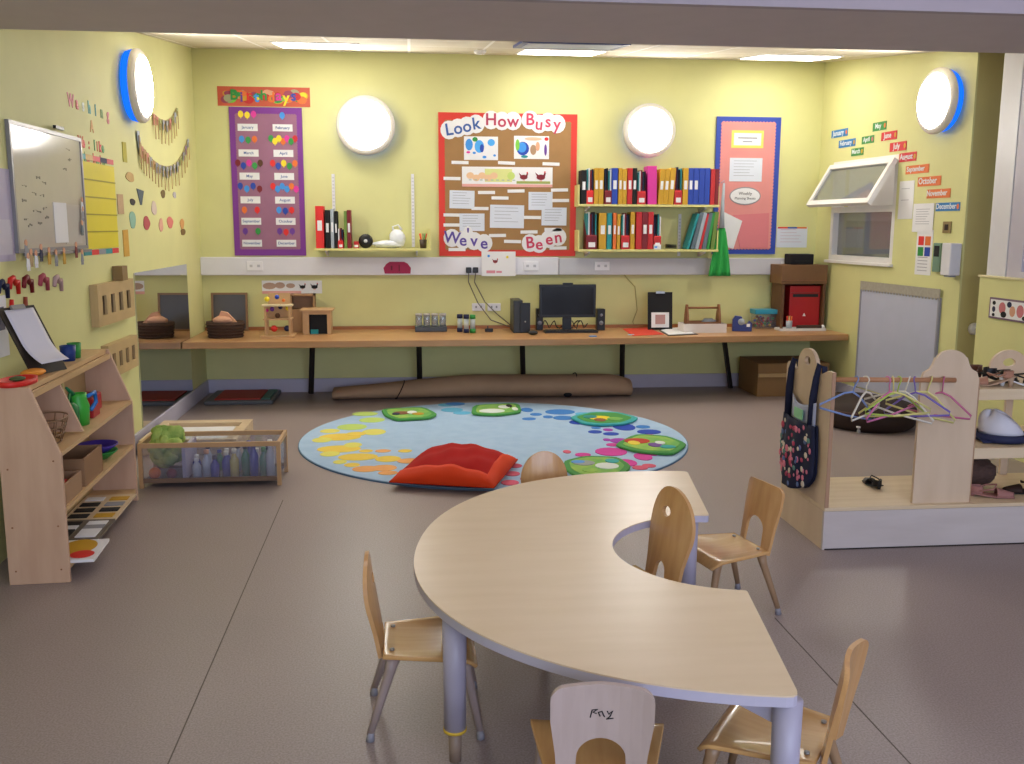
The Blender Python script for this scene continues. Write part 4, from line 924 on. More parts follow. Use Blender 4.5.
# little black adapter
a, b, Y, zt = up(485, 493, 332, 327)
t = thing('power_adapter', ((a+b)/2, Y, Z), 'small black adapter lying between the tubs and the computer', 'adapter')
MB().m(BLK).box((a, Y-.02, Z), (b, Y+.03, Z+.03)).build('adapter_body', t, bevel=.005); MB().m(BLK).box((a+.02, Y-.005, Z+.03), (a+.03, Y+.01, zt+.01)).build('prong', t)

# computer
a, b, Y, zt = up(513.5, 530, 333, 300.5)
t = thing('computer_tower', ((a+b)/2, Y+.15, Z), 'slim black desktop computer tower left of the monitor', 'computer')
MB().m(mat('tower_grey', '2C2E2C', .4)).box((a, Y, Z), (b-.065, Y+.3, zt)).build('case', t, bevel=.004)
MB().m(BLK).box((b-.09, Y-.012, Z), (b, Y-.0005, zt-.02)).build('front_panel', t, bevel=.003)
MB().m(METAL).cyl((b-.045, Y-.0125, Z+.10), (b-.045, Y-.017, Z+.10), .008, n=12).build('power_button', t)
YM = 8.42
a, b = atY(539.5, 300, YM).x, atY(596, 300, YM).x; z0, z1 = atY(567, 317.5, YM).z, atY(567, 284.5, YM).z
t = thing('monitor', ((a+b)/2, YM, Z), 'black flat computer monitor in the middle of the counter', 'monitor')
MB().m(BLK).box((a, YM, z0), (b, YM+.03, z1)).build('bezel', t, bevel=.004)
MB().m(mat('screen_off', '0B0C0F', .15)).box((a+.02, YM-.001, z0+.025), (b-.02, YM+.0, z1-.018)).build('screen', t)
MB().m(BLK).box((.5*(a+b)-.04, YM+.03, Z+.012), (.5*(a+b)+.04, YM+.05, z0+.1)).build('stand', t)
MB().m(BLK).ell((a+b)/2, YM+.03, .12, .06, Z, Z+.012, n=28).build('stand_base', t)
MB().m(BLK).box(((a+b)/2-.045, YM+.002, z1+.0005), ((a+b)/2+.045, YM+.025, z1+.014)).build('webcam', t)
a, b, Y, zt = up(545, 598, 333, 330)
t = thing('keyboard', ((a+b)/2, Y+.05, Z), 'black keyboard lying in front of the monitor', 'keyboard')
MB().m(BLK).box((a, Y-.01, Z), (b, Y+.12, Z+.016)).build('keyboard_body', t, bevel=.003)
mb = MB().m(mat('key_grey', '26272B', .5))
for j in range(5):
    for k in range(15): mb.box((a+.015+k*(b-a-.03)/15, Y+.006+j*.021, Z+.0165), (a+.015+(k+.85)*(b-a-.03)/15, Y+.023+j*.021, Z+.021))
tag(mb.build('keys', t), kind='stuff')
for x0, x1, lb in ((536.5, 543, 'black computer speaker on the left side of the monitor'), (597, 605, 'black computer speaker on the right side of the monitor')):
    a, b, Y, zt = up(x0, x1, 330.5, 309); t = thing('speaker', ((a+b)/2, Y+.05, Z), lb, 'speaker', group='computer speakers')
    MB().m(BLK).box((a, Y, Z), (b, Y+.08, zt)).build('speaker_box', t, bevel=.005)
    for zz, r_ in ((.35, .022), (.72, .015)): MB().m(GREY).cyl(((a+b)/2, Y-.0005, Z+(zt-Z)*zz), ((a+b)/2, Y-.004, Z+(zt-Z)*zz), r_*.9, n=14).build('driver', t)
p = fl(533, 335, Z); t = thing('computer_mouse', p, 'small black mouse in front of the computer tower', 'mouse')
MB().m(BLK).ball((p.x, p.y, Z+.012), .045, 14, (1.0, .75, .45)).build('mouse_body', t); bpy.data.objects[t.name].children[0].data.transform(Matrix.Translation((0, 0, .009)))
MB().m(BLK).tube([(p.x, p.y+.04, Z+.02), (p.x+.03, p.y+.12, Z+.005), (p.x+.02, p.y+.3, Z+.005)], .003, 6).build('mouse_cable', t)
p = fl(593, 336.5, Z); tag(MB().m(LBLUE).ell(p.x, p.y, .035, .022, Z, Z+.006, n=14).build('blue_disc'), 'tiny light blue disc on the counter in front of the keyboard', 'disc')
p = fl(631, 335, Z); tag(MB().m(mat('pale_blue', '9DB4CC', .5)).ell(p.x, p.y, .03, .02, Z, Z+.006, n=14).build('pale_disc'), 'tiny pale disc at the front edge beside the red paper', 'disc')
# black leads tangled under the monitor
mb = MB().m(BLK)
for k, (x0, x1) in enumerate(((545, 560), (575, 590), (560, 582))):
    pts_ = []
    for j in range(13):
        q = fl(x0+(x1-x0)*j/12, 331.5, Z); pts_.append((q.x, 8.56+.03*math.sin(j*1.3+k), Z+.05+.035*math.sin(j*.9+k*2)))
    mb.tube(pts_, .005, 6)
tag(mb.build('tangled_leads'), 'tangle of black leads behind the foot of the monitor', 'cable', kind='stuff')
# plugs in the trunking and their cables
for x0, y0, path, lb in ((468.5, 270, ((468.5, 282), (478, 303), (491, 320), (510, 326)), 'left black plug in the trunking with its grey lead'), (475.5, 270, ((474.5, 282), (485, 302), (497, 314), (512, 324)), 'right black plug in the trunking with its grey lead')):
    u, v = BW.px(x0, y0, .06); t = thing('plug', BW.at(u, v, .06), lb, 'plug', group='plugs in the trunking')
    MB(BW.M).m(BLK).box((u-.024, v-.025, .056), (u+.024, v+.025, .095)).build('plug_body', t, bevel=.006)
    pp = [BW.at(u, v-.028, .08)]+[BW.at(*BW.px(x, y, .03), .03) for x, y in path]; pp[-1] = Vector((pp[-1].x, 8.62, Z+.02))
    MB().m(mat('lead_grey', '6E6A62', .6)).tube(pp, .0045, 6).build('lead', t)
for x, lb in ((478.5, 'left low white double socket'), (494, 'right low white double socket')):
    u, v = BW.px(x, 307, 0); t = thing('wall_socket', BW.at(u, v, 0), lb+' on the wall above the counter', 'socket', group='low sockets on the wall')
    MB(BW.M).m(WHT2).box((u-.06, v-.035, .001), (u+.06, v+.035, .012)).build('face_plate', t, bevel=.003)
    MB(BW.M).m(GREY).box((u-.03, v-.008, .012), (u-.015, v+.012, .0135)).build('switch', t); MB(BW.M).m(GREY).box((u+.015, v-.008, .012), (u+.03, v+.012, .0135)).build('switch', t)
u, v = BW.px(632, 275); ub, vb = BW.px(637, 310)
tag(MB(BW.M).m(mat('thin_cable', 'A8A060', .6)).tube([(BW.px(624, 270)[0], 1.062, .02), (u-.04, 1.02, .012), (u+.03, .95, .006), (ub, vb, .006), (ub-.04, Z+.05, .006), (ub-.02, Z+.01, .01)], .004, 6).build('thin_cable'), 'thin yellowish cable drooping from the trunking right of the monitor', 'cable')

# red paper, clipboard, black display stand
a = [fl(x, y, Z) for x, y in ((622.5, 329), (646, 327.5), (664, 334.5), (633, 336))]
tag(MB().m(mat('red_paper', 'D2402E', .7)).prism([(p.x, p.y) for p in a], Z, Z+.003).build('red_paper'), 'flat sheet of red paper on the counter in front of the black stand', 'paper')
a = [fl(x, y, Z) for x, y in ((659, 330.5), (678, 327.5), (698, 334.5), (668, 336))]; t = thing('clipboard', sum(a, Vector())/4, 'black clipboard with white paper lying on the counter', 'clipboard')
MB().m(BLK).prism([(p.x, p.y) for p in a], Z, Z+.004).build('board', t)
c = sum(a, Vector())/4; MB().m(PAPER).prism([((p.x-c.x)*.86+c.x, (p.y-c.y)*.86+c.y+.01) for p in a], Z+.0042, Z+.007).build('paper', t)
a, b, Y, zt = up(643.5, 667.5, 328, 291); Y = min(Y, 8.5)
t = thing('display_stand', ((a+b)/2, Y, Z), 'upright black clip stand with a small photo card behind the red paper', 'stand')
M = Matrix.Translation(((a+b)/2, Y, Z+.001)) @ Matrix.Rotation(math.radians(-6), 4, 'X'); w_ = (b-a)/2; h_ = zt-Z
MB(M).m(BLKM).box((-w_, 0, 0), (w_, .008, h_)).build('board', t)
MB(M).m(METAL).box((-w_*.35, -.012, h_*.96), (w_*.35, -.0005, h_*1.02)).build('clip', t)
p = MB(M).m(PAPER).box((-w_*.72, -.004, h_*.06), (w_*.72, -.0005, h_*.46)).build('photo_card', t)
MB(M).m(mat('photo_rose', 'B58A86', .6)).box((-w_*.4, -.006, h_*.15), (w_*.4, -.0041, h_*.40)).build('picture', p)
# white box with a wooden handled tray in it
a, b, Y, zt = up(684, 726.5, 333, 324)
t = thing('white_box', ((a+b)/2, Y+.1, Z), 'long low white box on the counter holding a wooden carrier', 'box')
mb = MB().m(mat('box_white', 'E0D8D2', .5)); d = .2
mb.box((a, Y, Z), (b, Y+.01, zt)).box((a, Y+d-.01, Z), (b, Y+d, zt)).box((a, Y+.01, Z), (a+.01, Y+d-.01, zt)).box((b-.01, Y+.01, Z), (b, Y+d-.01, zt)).box((a+.01, Y+.01, Z), (b-.01, Y+d-.01, Z+.01)).build('box_body', t)
zh = atY(705, 305.5, Y+.1).z; DW = mat('carrier_wood', '8A5A36', .5)
t = thing('wooden_carrier', ((a+b)/2, Y+.1, Z+.0105), 'brown wooden carrier with a rail handle standing in the white box', 'carrier')
for x in (a+.04, b-.055): MB().m(DW).prism([(-.07, 0), (.07, 0), (.05, (zh-Z)*.6), (.018, zh-Z), (-.018, zh-Z), (-.05, (zh-Z)*.6)], 0, .015, Matrix.Translation((x, Y+.1, Z+.0105)) @ Matrix(((0, 0, 1, 0), (1, 0, 0, 0), (0, 1, 0, 0), (0, 0, 0, 1)))).build('end_panel', t)
MB().m(DW).cyl((a+.055, Y+.1, zh-.02), (b-.055, Y+.1, zh-.02), .010, n=10).build('handle', t)
MB().m(DW).box((a+.055, Y+.03, Z+.0105), (b-.055, Y+.17, Z+.02)).build('base', t)
MB().m(DW).box((a+.055, Y+.03, Z+.02), (b-.055, Y+.038, zt+.015)).build('side_board', t); MB().m(DW).box((a+.055, Y+.162, Z+.02), (b-.055, Y+.17, zt+.015)).build('side_board', t)
random.seed(8)
tag(MB().m(mat('contents_grey', '6A7078', .6)).ball(((a+b)/2+.06, Y+.1, zt+.005), .045, 12, (1.6, 1, .8), wob=.15).build('small_cloths'), 'greyish cloths inside the brown wooden carrier', 'cloth')
# blue tape dispenser
a, b, Y, zt = up(733.5, 752, 331.5, 316)
t = thing('tape_dispenser', ((a+b)/2, Y+.03, Z), 'dark blue tape dispenser on the counter', 'tape dispenser')
MX = Matrix.Translation(((a+b)/2, Y+.03, Z)) @ Matrix.Rotation(math.radians(-14), 4, 'Z') @ Matrix.Rotation(PI/2, 4, 'X'); w_ = (b-a)/2; h_ = zt-Z
MB(MX).m(mat('dispenser_blue', '23307C', .35)).prism([(-w_, 0), (w_, 0), (w_, h_*.55), (w_*.75, h_*.68), (w_*.45, h_*.45), (w_*.1, h_*.45), (-w_*.05, h_*.95), (-w_*.75, h_), (-w_, h_*.75)], -.028, .028).build('dispenser_body', t, bevel=.004)
MB(MX).m(PALEG).cyl((-w_*.1, h_*.62, -.02), (-w_*.1, h_*.62, .034), .03, n=16).build('tape_roll', t)
MB(MX).m(PAPER).box((w_*.45, h_*.3, .0285), (w_*.8, h_*.5, .031)).build('white_mark', t)
# clear tub with a turquoise lid
a, b, Y, zt = up(754.5, 775, 328.5, 314)
t = thing('storage_tub', ((a+b)/2, Y+.06, Z), 'clear tub of bits with a turquoise lid', 'tub')
zl = atY(767, 309.5, Y).z
Y -= .02
MB().m(ACRYL).box((a, Y, Z), (b, Y+.13, zt)).build('tub_body', t, bevel=.006)
MB().m(mat('turquoise_lid', '2E93AE', .4)).box((a-.01, Y-.01, zt+.0005), (b+.01, Y+.14, zl)).build('lid', t, bevel=.004)
random.seed(11)
mb = MB()
for k in range(40): mb.m(random.choice([MAROON, BROWN, BLUE, REDB, GREEN, MUST])).ball((random.uniform(a+.02, b-.02), random.uniform(Y+.02, Y+.11), random.uniform(Z+.018, zt-.03)), .014, 8)
tag(mb.build('tub_contents'), 'mixed small coloured beads inside the turquoise-lidded tub', 'beads', kind='stuff')
# white tray with pots
a, b, Y, zt = up(780, 826, 331, 327.5)
t = thing('white_tray', ((a+b)/2, Y+.06, Z), 'long white tray in front of the red post box', 'tray')
MB().m(WHT).box((a, Y, Z), (b, Y+.14, Z+.008)).box((a, Y, Z+.008), (b, Y+.006, Z+.022)).box((a, Y+.134, Z+.008), (b, Y+.14, Z+.022)).box((a, Y+.006, Z+.008), (a+.006, Y+.134, Z+.022)).box((b-.006, Y+.006, Z+.008), (b, Y+.134, Z+.022)).build('tray_body', t)
x = atY(789, 325, Y+.06).x; t = thing('pencil_pot', (x, Y+.06, Z+.009), 'grey pot of orange pencils on the white tray', 'pot')
MB().m(PALEG).lathe([(.026, 0), (.028, .08), (.025, .08), (.023, .004), (.001, .004)], (x, Y+.06, Z+.009), 18).build('pot', t)
for k in range(6): q = 2*PI*k/6; MB().m((ORANGE, MUST, ORANGE, REDB, PEACH, ORANGE)[k]).cyl((x+.012*math.cos(q), Y+.06+.012*math.sin(q), Z+.015), (x+.024*math.cos(q), Y+.06+.024*math.sin(q), Z+.13), .004, n=7).build('pencil', t)
x0, x1 = atY(797, 328, Y+.07).x, atY(820, 328, Y+.07).x
tag(MB().m(mat('dark_block', '4A3428', .6)).box((x0, Y+.03, Z+.0085), (x1, Y+.09, Z+.045)).build('wooden_block', bevel=.004), 'dark brown block lying in the white tray', 'block')
x = atY(822, 329, Y+.04).x; tag(MB().m(PAPER).ball((x+.01, Y+.05, Z+.029), .02, 12).build('white_ball'), 'small white ball at the right end of the white tray', 'ball')
# wooden crate with the red post box inside
YC = 8.44; a, b = atY(779.5, 300, YC).x, atY(829, 300, YC).x; b = min(b, 3.77); z1 = atY(804, 265, YC).z; zm = atY(804, 284, YC).z
CR = mat('crate_brown', '6B482C', .6, noise=.4)
t = thing('wooden_crate', ((a+b)/2, YC+.12, Z), 'brown wooden box unit standing on the right end of the counter', 'crate')
mb = MB().m(CR); d = .26
mb.box((a+.02, YC, Z), (a+.045, YC+d, zm)).box((b-.025, YC, Z), (b, YC+d, zm)).box((a+.045, YC+d-.012, Z), (b-.025, YC+d, zm)).build('box_body', t, bevel=.003)
MB().m(mat('crate_top', '85602F' if 0 else '7C5836', .6, noise=.4)).box((a, YC-.02, zm+.0005), (b+.0, YC+d, z1)).build('top_box', t, bevel=.003)
MB().m(DW).box((a+.01, YC-.026, zm+.03), (b-.01, YC-.0205, zm+.036)).build('groove', t)
YP = YC+.04; a2, b2 = atY(789.5, 300, YP).x, atY(820, 300, YP).x; z2 = atY(805, 286, YP).z
t = thing('post_box', ((a2+b2)/2, YP+.08, Z), 'red toy post box standing in the brown wooden box unit', 'post box')
MB().m(mat('postbox_red', 'B3161E', .35)).box((a2, YP, Z), (b2, YP+.18, min(z2, zm-.004))).build('box_body', t, bevel=.004)
zs = atY(805, 295.5, YP).z
MB().m(BLK).box((a2+.03, YP-.002, zs-.014), (b2-.02, YP-.0005, zs+.014)).build('slot', t)
MB().m(mat('postbox_dark_red', '8E1018', .4)).box((a2+.01, YP-.008, zs+.02), (b2-.01, YP-.0005, zs+.028)).build('hood', t)
MB().m(PAPER).prism([(-.015, 0), (.015, 0), (.0, .03)], 0, .002, Matrix.Translation(((a2+b2)/2, YP-.0005, Z+.12)) @ Matrix.Rotation(PI/2, 4, 'X')).build('white_mark', t)
a3, b3 = atY(790, 260, YC+.08).x, atY(813, 260, YC+.08).x; z3 = atY(800, 254, YC+.08).z
t = thing('black_case', ((a3+b3)/2, YC+.12, z1), 'black case lying on top of the brown wooden box unit', 'case')
MB().m(BLKM).box((a3, YC+.06, z1+.001), (b3, YC+.22, z3)).build('case_body', t, bevel=.008); MB().m(BLK).box((a3+.04, YC+.055, z1+.03), (b3-.04, YC+.0595, z1+.036)).build('seam', t)

# ================================================================== under the counter
a = [fl(x, y, .0) for x, y in ((200, 405.5), (273, 404), (276, 393), (212, 393))]
t = thing('red_play_tray', sum(a, Vector())/4, 'flat dark tray with a red base on the floor under the counter', 'tray')
x0, x1, y0, y1 = a[0].x+.03, a[1].x, a[0].y, 8.70
MB().m(mat('tray_grey', '5C6064', .5)).box((x0, y0, .0), (x1, y1, .035)).build('tray_body', t, bevel=.01)
MB().m(mat('tray_red', 'B0342A', .6)).box((x0+.08, y0+.05, .0352), (x1-.11, y1-.05, .045)).build('red_base', t)
MB().m(mat('teal_edge', '4C7A74', .6)).box((x1-.10, y0+.05, .0352), (x1-.03, y1-.05, .045)).build('teal_edge', t)
# rolled mat
p0, p1 = fl(333, 400), fl(628, 394)
t = thing('rolled_mat', ((p0.x+p1.x)/2, 8.38, 0), 'long rolled brown paper-like mat tied up on the floor under the counter', 'rolled mat')
MK = mat('rolled_mat_brown', 'B3957A', .9, noise=.4, nscale=4, bump=.3, bscale=20); N = 30
P = []; F = []; n = 18
for k in range(N+1):
    s_ = k/N; x = p0.x+(p1.x-p0.x)*s_; hgt = .095+.10*min(1, s_*2.2)-(.05*((s_-.9)/.1)**2 if s_ > .9 else 0); wd = .15-.01*math.sin(s_*7)
    for j in range(n):
        q = 2*PI*j/n; rr = 1+.03*math.sin(3*q+s_*9)
        P.append((x, 8.38+.02*math.sin(s_*5)+wd*math.cos(q)*rr, max(.0, hgt/2+hgt/2*math.sin(q)*rr)))
for k in range(N):
    for j in range(n): F.append((k*n+j, k*n+(j+1) % n, (k+1)*n+(j+1) % n, (k+1)*n+j))
F += [tuple(range(n))[::-1], tuple(range(N*n, (N+1)*n))]
MB().m(MK).faces(P, F, True); mb = MB().m(MK); mb.faces(P, F, True); mb.build('mat_roll', t)
for s_ in (.22, .80):
    x = p0.x+(p1.x-p0.x)*s_; hgt = .095+.10*min(1, s_*2.2)
    MB().m(DBROWN).tube([(x+.04*math.sin(q), 8.38+.158*math.cos(q), max(.004, hgt/2+(hgt/2+.006)*math.sin(q))) for q in [2*PI*j/24 for j in range(25)]], .005, 6).build('tie', t)
MB().m(BLKM).ball((p0.x+(p1.x-p0.x)*.78, 8.24, .03), .03, 10, (1.3, .6, .7)).build('buckle', t)
# cardboard box
a, b = fl(762, 397), fl(800, 398)
t = thing('cardboard_box', (3.27, 8.38, 0), 'open brown cardboard box on the floor under the right end of the counter', 'box')
CB = mat('cardboard_brown', '8A6A44', .9)
MB().m(CB).box((3.06, 8.16, 0), (3.72, 8.66, .30)).build('box_body', t, bevel=.003)
MB().m(mat('box_tape', 'A98C60', .5)).box((3.059, 8.14, .18), (3.70, 8.1595, .21)).build('tape', t)

# ================================================================== left wall
MR = thing('wall_mirror', (LX, 7.36, .13), 'large plain mirror low on the left wall reflecting the counter', 'mirror')
m0 = LW.px(133, 270)[0]; m1 = LW.px(185.5, 264)[0]
MB(LW.M).m(MIRR).box((m0, .128, .003), (m1, 1.182, .008)).build('mirror_glass', MR)
MB(LW.M).m(GREY).box((m0, .128, .001), (m1, 1.182, .0028)).build('backing', MR)
def lrect(x0, y0, x1, y1, d=0): return LW.rect(x0, y0, x1, y1, d)
# whiteboard
u0, u1 = 4.735, 5.72; v0, v1 = 1.365, 1.976
t = thing('whiteboard', LW.at((u0+u1)/2, v0), 'wall whiteboard with grey frame and faint writing, left wall', 'whiteboard')
ALU = mat('aluminium_frame', '8E8C8C', .4, metal=.3)
MB(LW.M).m(mat('whiteboard_face', 'C9C2B4', .12)).box((u0+.02, v0+.02, .002), (u1-.02, v1-.02, .014)).build('panel', t)
MB(LW.M).m(ALU).box((u0, v0, .001), (u0+.02, v1, .02)).box((u1-.02, v0, .001), (u1, v1, .02)).box((u0+.02, v0, .001), (u1-.02, v0+.02, .02)).box((u0+.02, v1-.02, .001), (u1-.02, v1, .02)).build('frame', t)
MB(LW.M).m(ALU).box((u0+.1, v0-.015, .001), (u1-.1, v0, .07)).build('pen_tray', t)
q = MB(LW.M).m(mat('faded_marker', '6E6A62', .7))
random.seed(21)
for (x, y) in ((36, 178), (42, 183), (22, 186), (32, 194), (40, 196), (22, 201), (33, 211), (37, 213), (43, 209), (24, 220), (28, 226), (38, 224), (45, 218), (68, 160), (63, 170), (66, 150)):
    a, b = LW.px(x, y, .014)
    for k in range(3): q.box((a+k*.02, b+random.uniform(-.006, .006), .0142), (a+k*.02+.014, b+random.uniform(.004, .012), .0148))
tag(q.build('marker_writing', t), kind='stuff')
MB(LW.M).m(PAPER).box((*LW.px(56, 243, .016), .0145), (*LW.px(66, 203, .016), .017)).build('white_sheet', t)
MB(LW.M).m(mat('pale_sheet', 'B9B2A8', .7)).box((*LW.px(66.5, 244, .015), .0142), (*LW.px(80, 205, .015), .016)).build('pale_sheet', t)
a, b = LW.px(57, 129, .02); tag(MB(LW.M).m(BLK).box((a-.06, b-.002, .021), (a+.06, b+.014, .036)).build('marker_pen'), 'black marker pen lying on the top edge of the left wall whiteboard', 'pen')
nm = {'N': 'navy', 'G': 'grey', 'Y': 'yellow', 'T': 'tan', 'W': 'white', 'R': 'red', 'D': 'dark grey'}
cm = {'N': NAVY, 'G': GREY, 'Y': MUST, 'T': mat('tan_figure', 'B59A70', .7), 'W': PAPER, 'R': MAROON, 'D': SLATE}
def peg_figure(x, y, c, lb, P=LW, w_=.035, h=.075, d=.024):
    a, b = P.px(x, y, d); t = thing('paper_figure', P.at(a, b-h/2, d), lb, 'paper figure', group='little figures along the whiteboard edge')
    MB(P.M).m(cm[c]).prism([(a-w_*.6, b-h*.3), (a+w_*.6, b-h*.3), (a+w_*.35, b+h*.25), (a-w_*.35, b+h*.25)], d, d+.003).build('body', t)
    MB(P.M).m(PEACH).ell(a, b+h*.38, w_*.42, w_*.42, d, d+.0035, n=12).build('head', t)
    for s_ in (-1, 1): MB(P.M).m(cm[c]).box((a+s_*w_*.3-.006, b-h*.55, d), (a+s_*w_*.3+.006, b-h*.3, d+.0025)).build('leg', t)
for x, y, c, k in ((28, 262, 'W', 'first'), (26, 249, 'G', 'second'), (31, 258, 'T', 'third'), (36, 259, 'W', 'fourth'), (41, 253, 'N', 'fifth'), (49, 256, 'Y', 'sixth'), (56, 258, 'G', 'seventh'), (64, 256, 'Y', 'eighth'), (76, 250, 'R', 'ninth'), (82, 257, 'G', 'tenth')):
    peg_figure(x, y, c, k+' figure from the left, '+nm[c]+', along the whiteboard bottom', d=.075)
for x, y, c, k in ((82, 205, 'W', 'white figure topmost'), (82.5, 214, 'G', 'grey figure in the middle'), (82, 228, 'D', 'dark grey figure lowest')):
    peg_figure(x, y, c, k+' beside the right edge of the whiteboard')
# pale poster left of the whiteboard, small framed notice below
a, b, c, e = lrect(-14, 168, 11.5, 262); t = MB(LW.M).m(mat('lavender_poster', 'B9B0C6', .6)).box((a, b, .001), (c, e, .004)).build('poster', None, 'plain pale lavender poster at the left frame edge beside the whiteboard', 'poster')
MB(LW.M).m(mat('lavender_poster_2', 'C6C0CC', .6)).box((a+.02, b+.03, .0042), (c-.03, (b+e)/2-.02, .005)).build('printed_area', t)
a, b, c, e = lrect(-10, 296, 6.5, 358); t = MB(LW.M).m(PAPER).box((a, b, .001), (c, e, .006)).build('small_poster', None, 'small white edged poster low at the left frame edge', 'poster')
MB(LW.M).m(mat('poster_dark', '5A5A72', .6)).box((a+.03, b+.12, .0062), (c-.03, e-.05, .007)).build('picture', t)
# yellow chart
a, b, c, e = lrect(80.5, 164, 115.5, 248.5); t = thing('yellow_chart', LW.at((a+c)/2, b), 'yellow chart with coloured strips top and bottom right of the whiteboard', 'chart')
MB(LW.M).m(mat('chart_yellow', 'E0D012', .6)).box((a, b, .001), (c, e, .005)).build('sheet', t)
for k in range(1, 5): MB(LW.M).m(mat('chart_line', 'A89A10', .6)).box((a, b+(e-b)*k/5-.004, .0052), (c, b+(e-b)*k/5+.004, .008)).build('ruled_line', t)
for vv in (b-.035, e+.012):
    for k, cc in enumerate((TEAL, MUST, REDB, NAVY, RED) if vv > b else (TEAL, REDB, GREY, TEAL, REDB)): MB(LW.M).m(cc).box((a+(c-a)*k/5, vv, .001), (a+(c-a)*(k+1)/5, vv+.03, .004)).build('colour_strip', t)
# cut-out letters
def letters(chars, x0, y0, x1, y1, size, cols, nm_, lb, cat='letters'):
    t = thing('cut_out_letters', LW.at(*LW.px((x0+x1)/2, max(y0, y1), 0)), lb, cat)
    for k, ch in enumerate(chars):
        f = k/max(1, len(chars)-1); a, b = LW.px(x0+(x1-x0)*f, y0+(y1-y0)*f, .003)
        if ch != ' ': MB(LW.M).m(cols[k % len(cols)]).text(ch, a, b, size, .002, ext=.001, bold=.004).build('letter', t)
letters('Washing', 71, 101, 108, 115, .095, [mat('letter_pink', 'D88A90', .6), RED, mat('letter_white', 'DCE4E0', .6), mat('letter_aqua', '6EB4AC', .6), TEAL, mat('letter_moss', '7E9A5A', .6)], 'w', 'row of multicoloured cut-out letters highest on the left wall')
letters('We : like', 81, 142, 103, 148, .08, [mat('letter_salmon', 'DA7A5A', .6), REDB, GREEN], 'x', 'short row of salmon and green cut-out letters above the yellow chart')
letters('A', 92, 127, 92, 127, .09, [mat('letter_tan', 'D2A468', .6)], 'y', 'single small tan cut-out letter under the top row')
letters('to help', 85, 157, 104, 163, .09, [mat('letter_green', '7FAE6A', .6), mat('letter_salmon', 'DA7A5A', .6)], 'z', 'green and salmon cut-out letters just above the yellow chart')
# two garlands of little pegged cards
def garland(pts, n, lb, seed):
    random.seed(seed); P = []
    for k in range(n):
        f = k/(n-1)*(len(pts)-1); i = min(int(f), len(pts)-2); q = f-i
        P.append(LW.px(pts[i][0]*(1-q)+pts[i+1][0]*q, pts[i][1]*(1-q)+pts[i+1][1]*q, .01))
    t = thing('card_garland', LW.at(*P[n//2], .01), lb, 'garland')
    MB(LW.M).m(mat('string', 'B09A70', .8)).tube([(a, b, .008) for a, b in P], .003, 5).build('string', t)
    for k, (a, b) in enumerate(P):
        c = random.choice([mat('card_salmon', 'C98A78', .7), mat('card_grey', '9A9A9E', .7), mat('card_moss', 'A0A468', .7), mat('card_tan', 'B08A58', .7), RED if random.random() < .2 else mat('card_mauve', '9C8296', .7), PALEG])
        w_ = .028; h = random.uniform(.06, .085)
        cd_ = MB(LW.M).m(c).box((a-w_, b-h, .010), (a+w_, b, .0125)).build('card', t)
        MB(LW.M).m(mat('peg_wood', 'A8884E', .6)).box((a-.006, b-h-.10, .0127), (a+.006, b-h*.4, .017)).build('peg', cd_)
garland([(154, 114), (160, 119), (167, 121), (173, 117), (177, 108)], 9, 'short sagging garland of small cards just right of the left wall lamp', 4)
garland([(138, 131), (140, 144), (146, 151), (153, 160), (160, 165), (168, 167), (176, 164), (183, 154), (188, 139)], 19, 'long sagging garland of small pegged cards below the left wall lamp', 5)
# paper cut-outs stuck on the wall
cuts = [(120.5, 204, 6, 20, 'T', 'long tan speckled strip nearest the yellow chart'), (124.5, 152, 4, 20, 'Y2', 'olive yellow strip high above the cut-outs'), (130, 177, 8, 10, 'T2', 'pale orange blot above the dark cut-outs'),
        (132.5, 202, 5, 7, 'B', 'tiny black cut-out'), (140.5, 197, 7, 16, 'S', 'slate blue triangular cut-out'), (132.5, 220, 6, 19, 'A', 'aqua cut-out figure'), (146.5, 223, 6.5, 13, 'R', 'crimson rounded cut-out'),
        (154, 208, 5, 15, 'W', 'pale pinkish white cut-out'), (163, 194, 4, 9, 'O', 'small olive brown cut-out highest on the right'), (161, 225, 4, 14, 'P', 'light pink slim cut-out'), (170, 222.5, 6, 11, 'K', 'coral pink cut-out'),
        (174.5, 195, 3, 7, 'L', 'tiny lilac cut-out'), (182, 224, 4, 10, 'C', 'pale orange slim cut-out farthest right'), (183, 232, 4.5, 7, 'N2', 'small brown cut-out lowest on the right'), (126, 243, 5.5, 27, 'M', 'long orange strip under the tan strip')]
cc = {'T': 'C2A27A', 'Y2': 'B4AA38', 'T2': 'C6A468', 'B': '2E2A26', 'S': '4E5C66', 'A': '8DB8A4', 'R': 'B04A50', 'W': 'D2C0B4', 'O': '6E5A2C', 'P': 'D8A08C', 'K': 'D87A70', 'L': 'B8B4BC', 'C': 'D69E5C', 'N2': '7A5E34', 'M': 'D2A23C'}
for x, y, w_, h_, c, lb in cuts:
    a, b, d, e = lrect(x-w_/2, y-h_/2, x+w_/2, y+h_/2, .002); W2, H2 = (d-a)/2, (e-b)/2
    pts_ = [(math.cos(q)*W2*(1+.12*math.sin(3*q+x)), math.sin(q)*H2*(1+.1*math.cos(2*q+y))) for q in [2*PI*k/18 for k in range(18)]]
    if c == 'S': pts_ = [(-W2, H2), (W2, H2*.8), (W2*.2, -H2), (-W2*.2, -H2)]
    if c in ('M', 'T', 'Y2'): pts_ = [(-W2, -H2), (W2, -H2), (W2*.9, H2), (-W2, H2*.95)]
    tag(MB(LW.M @ Matrix.Translation(((a+d)/2, (b+e)/2, 0))).m(mat('cutout_'+c, cc[c], .7, noise=.4, nscale=30)).prism(pts_, .001, .004).build('paper_cut_out'), lb+' on the left wall', 'paper cut-out', 'paper cut-outs on the left wall')
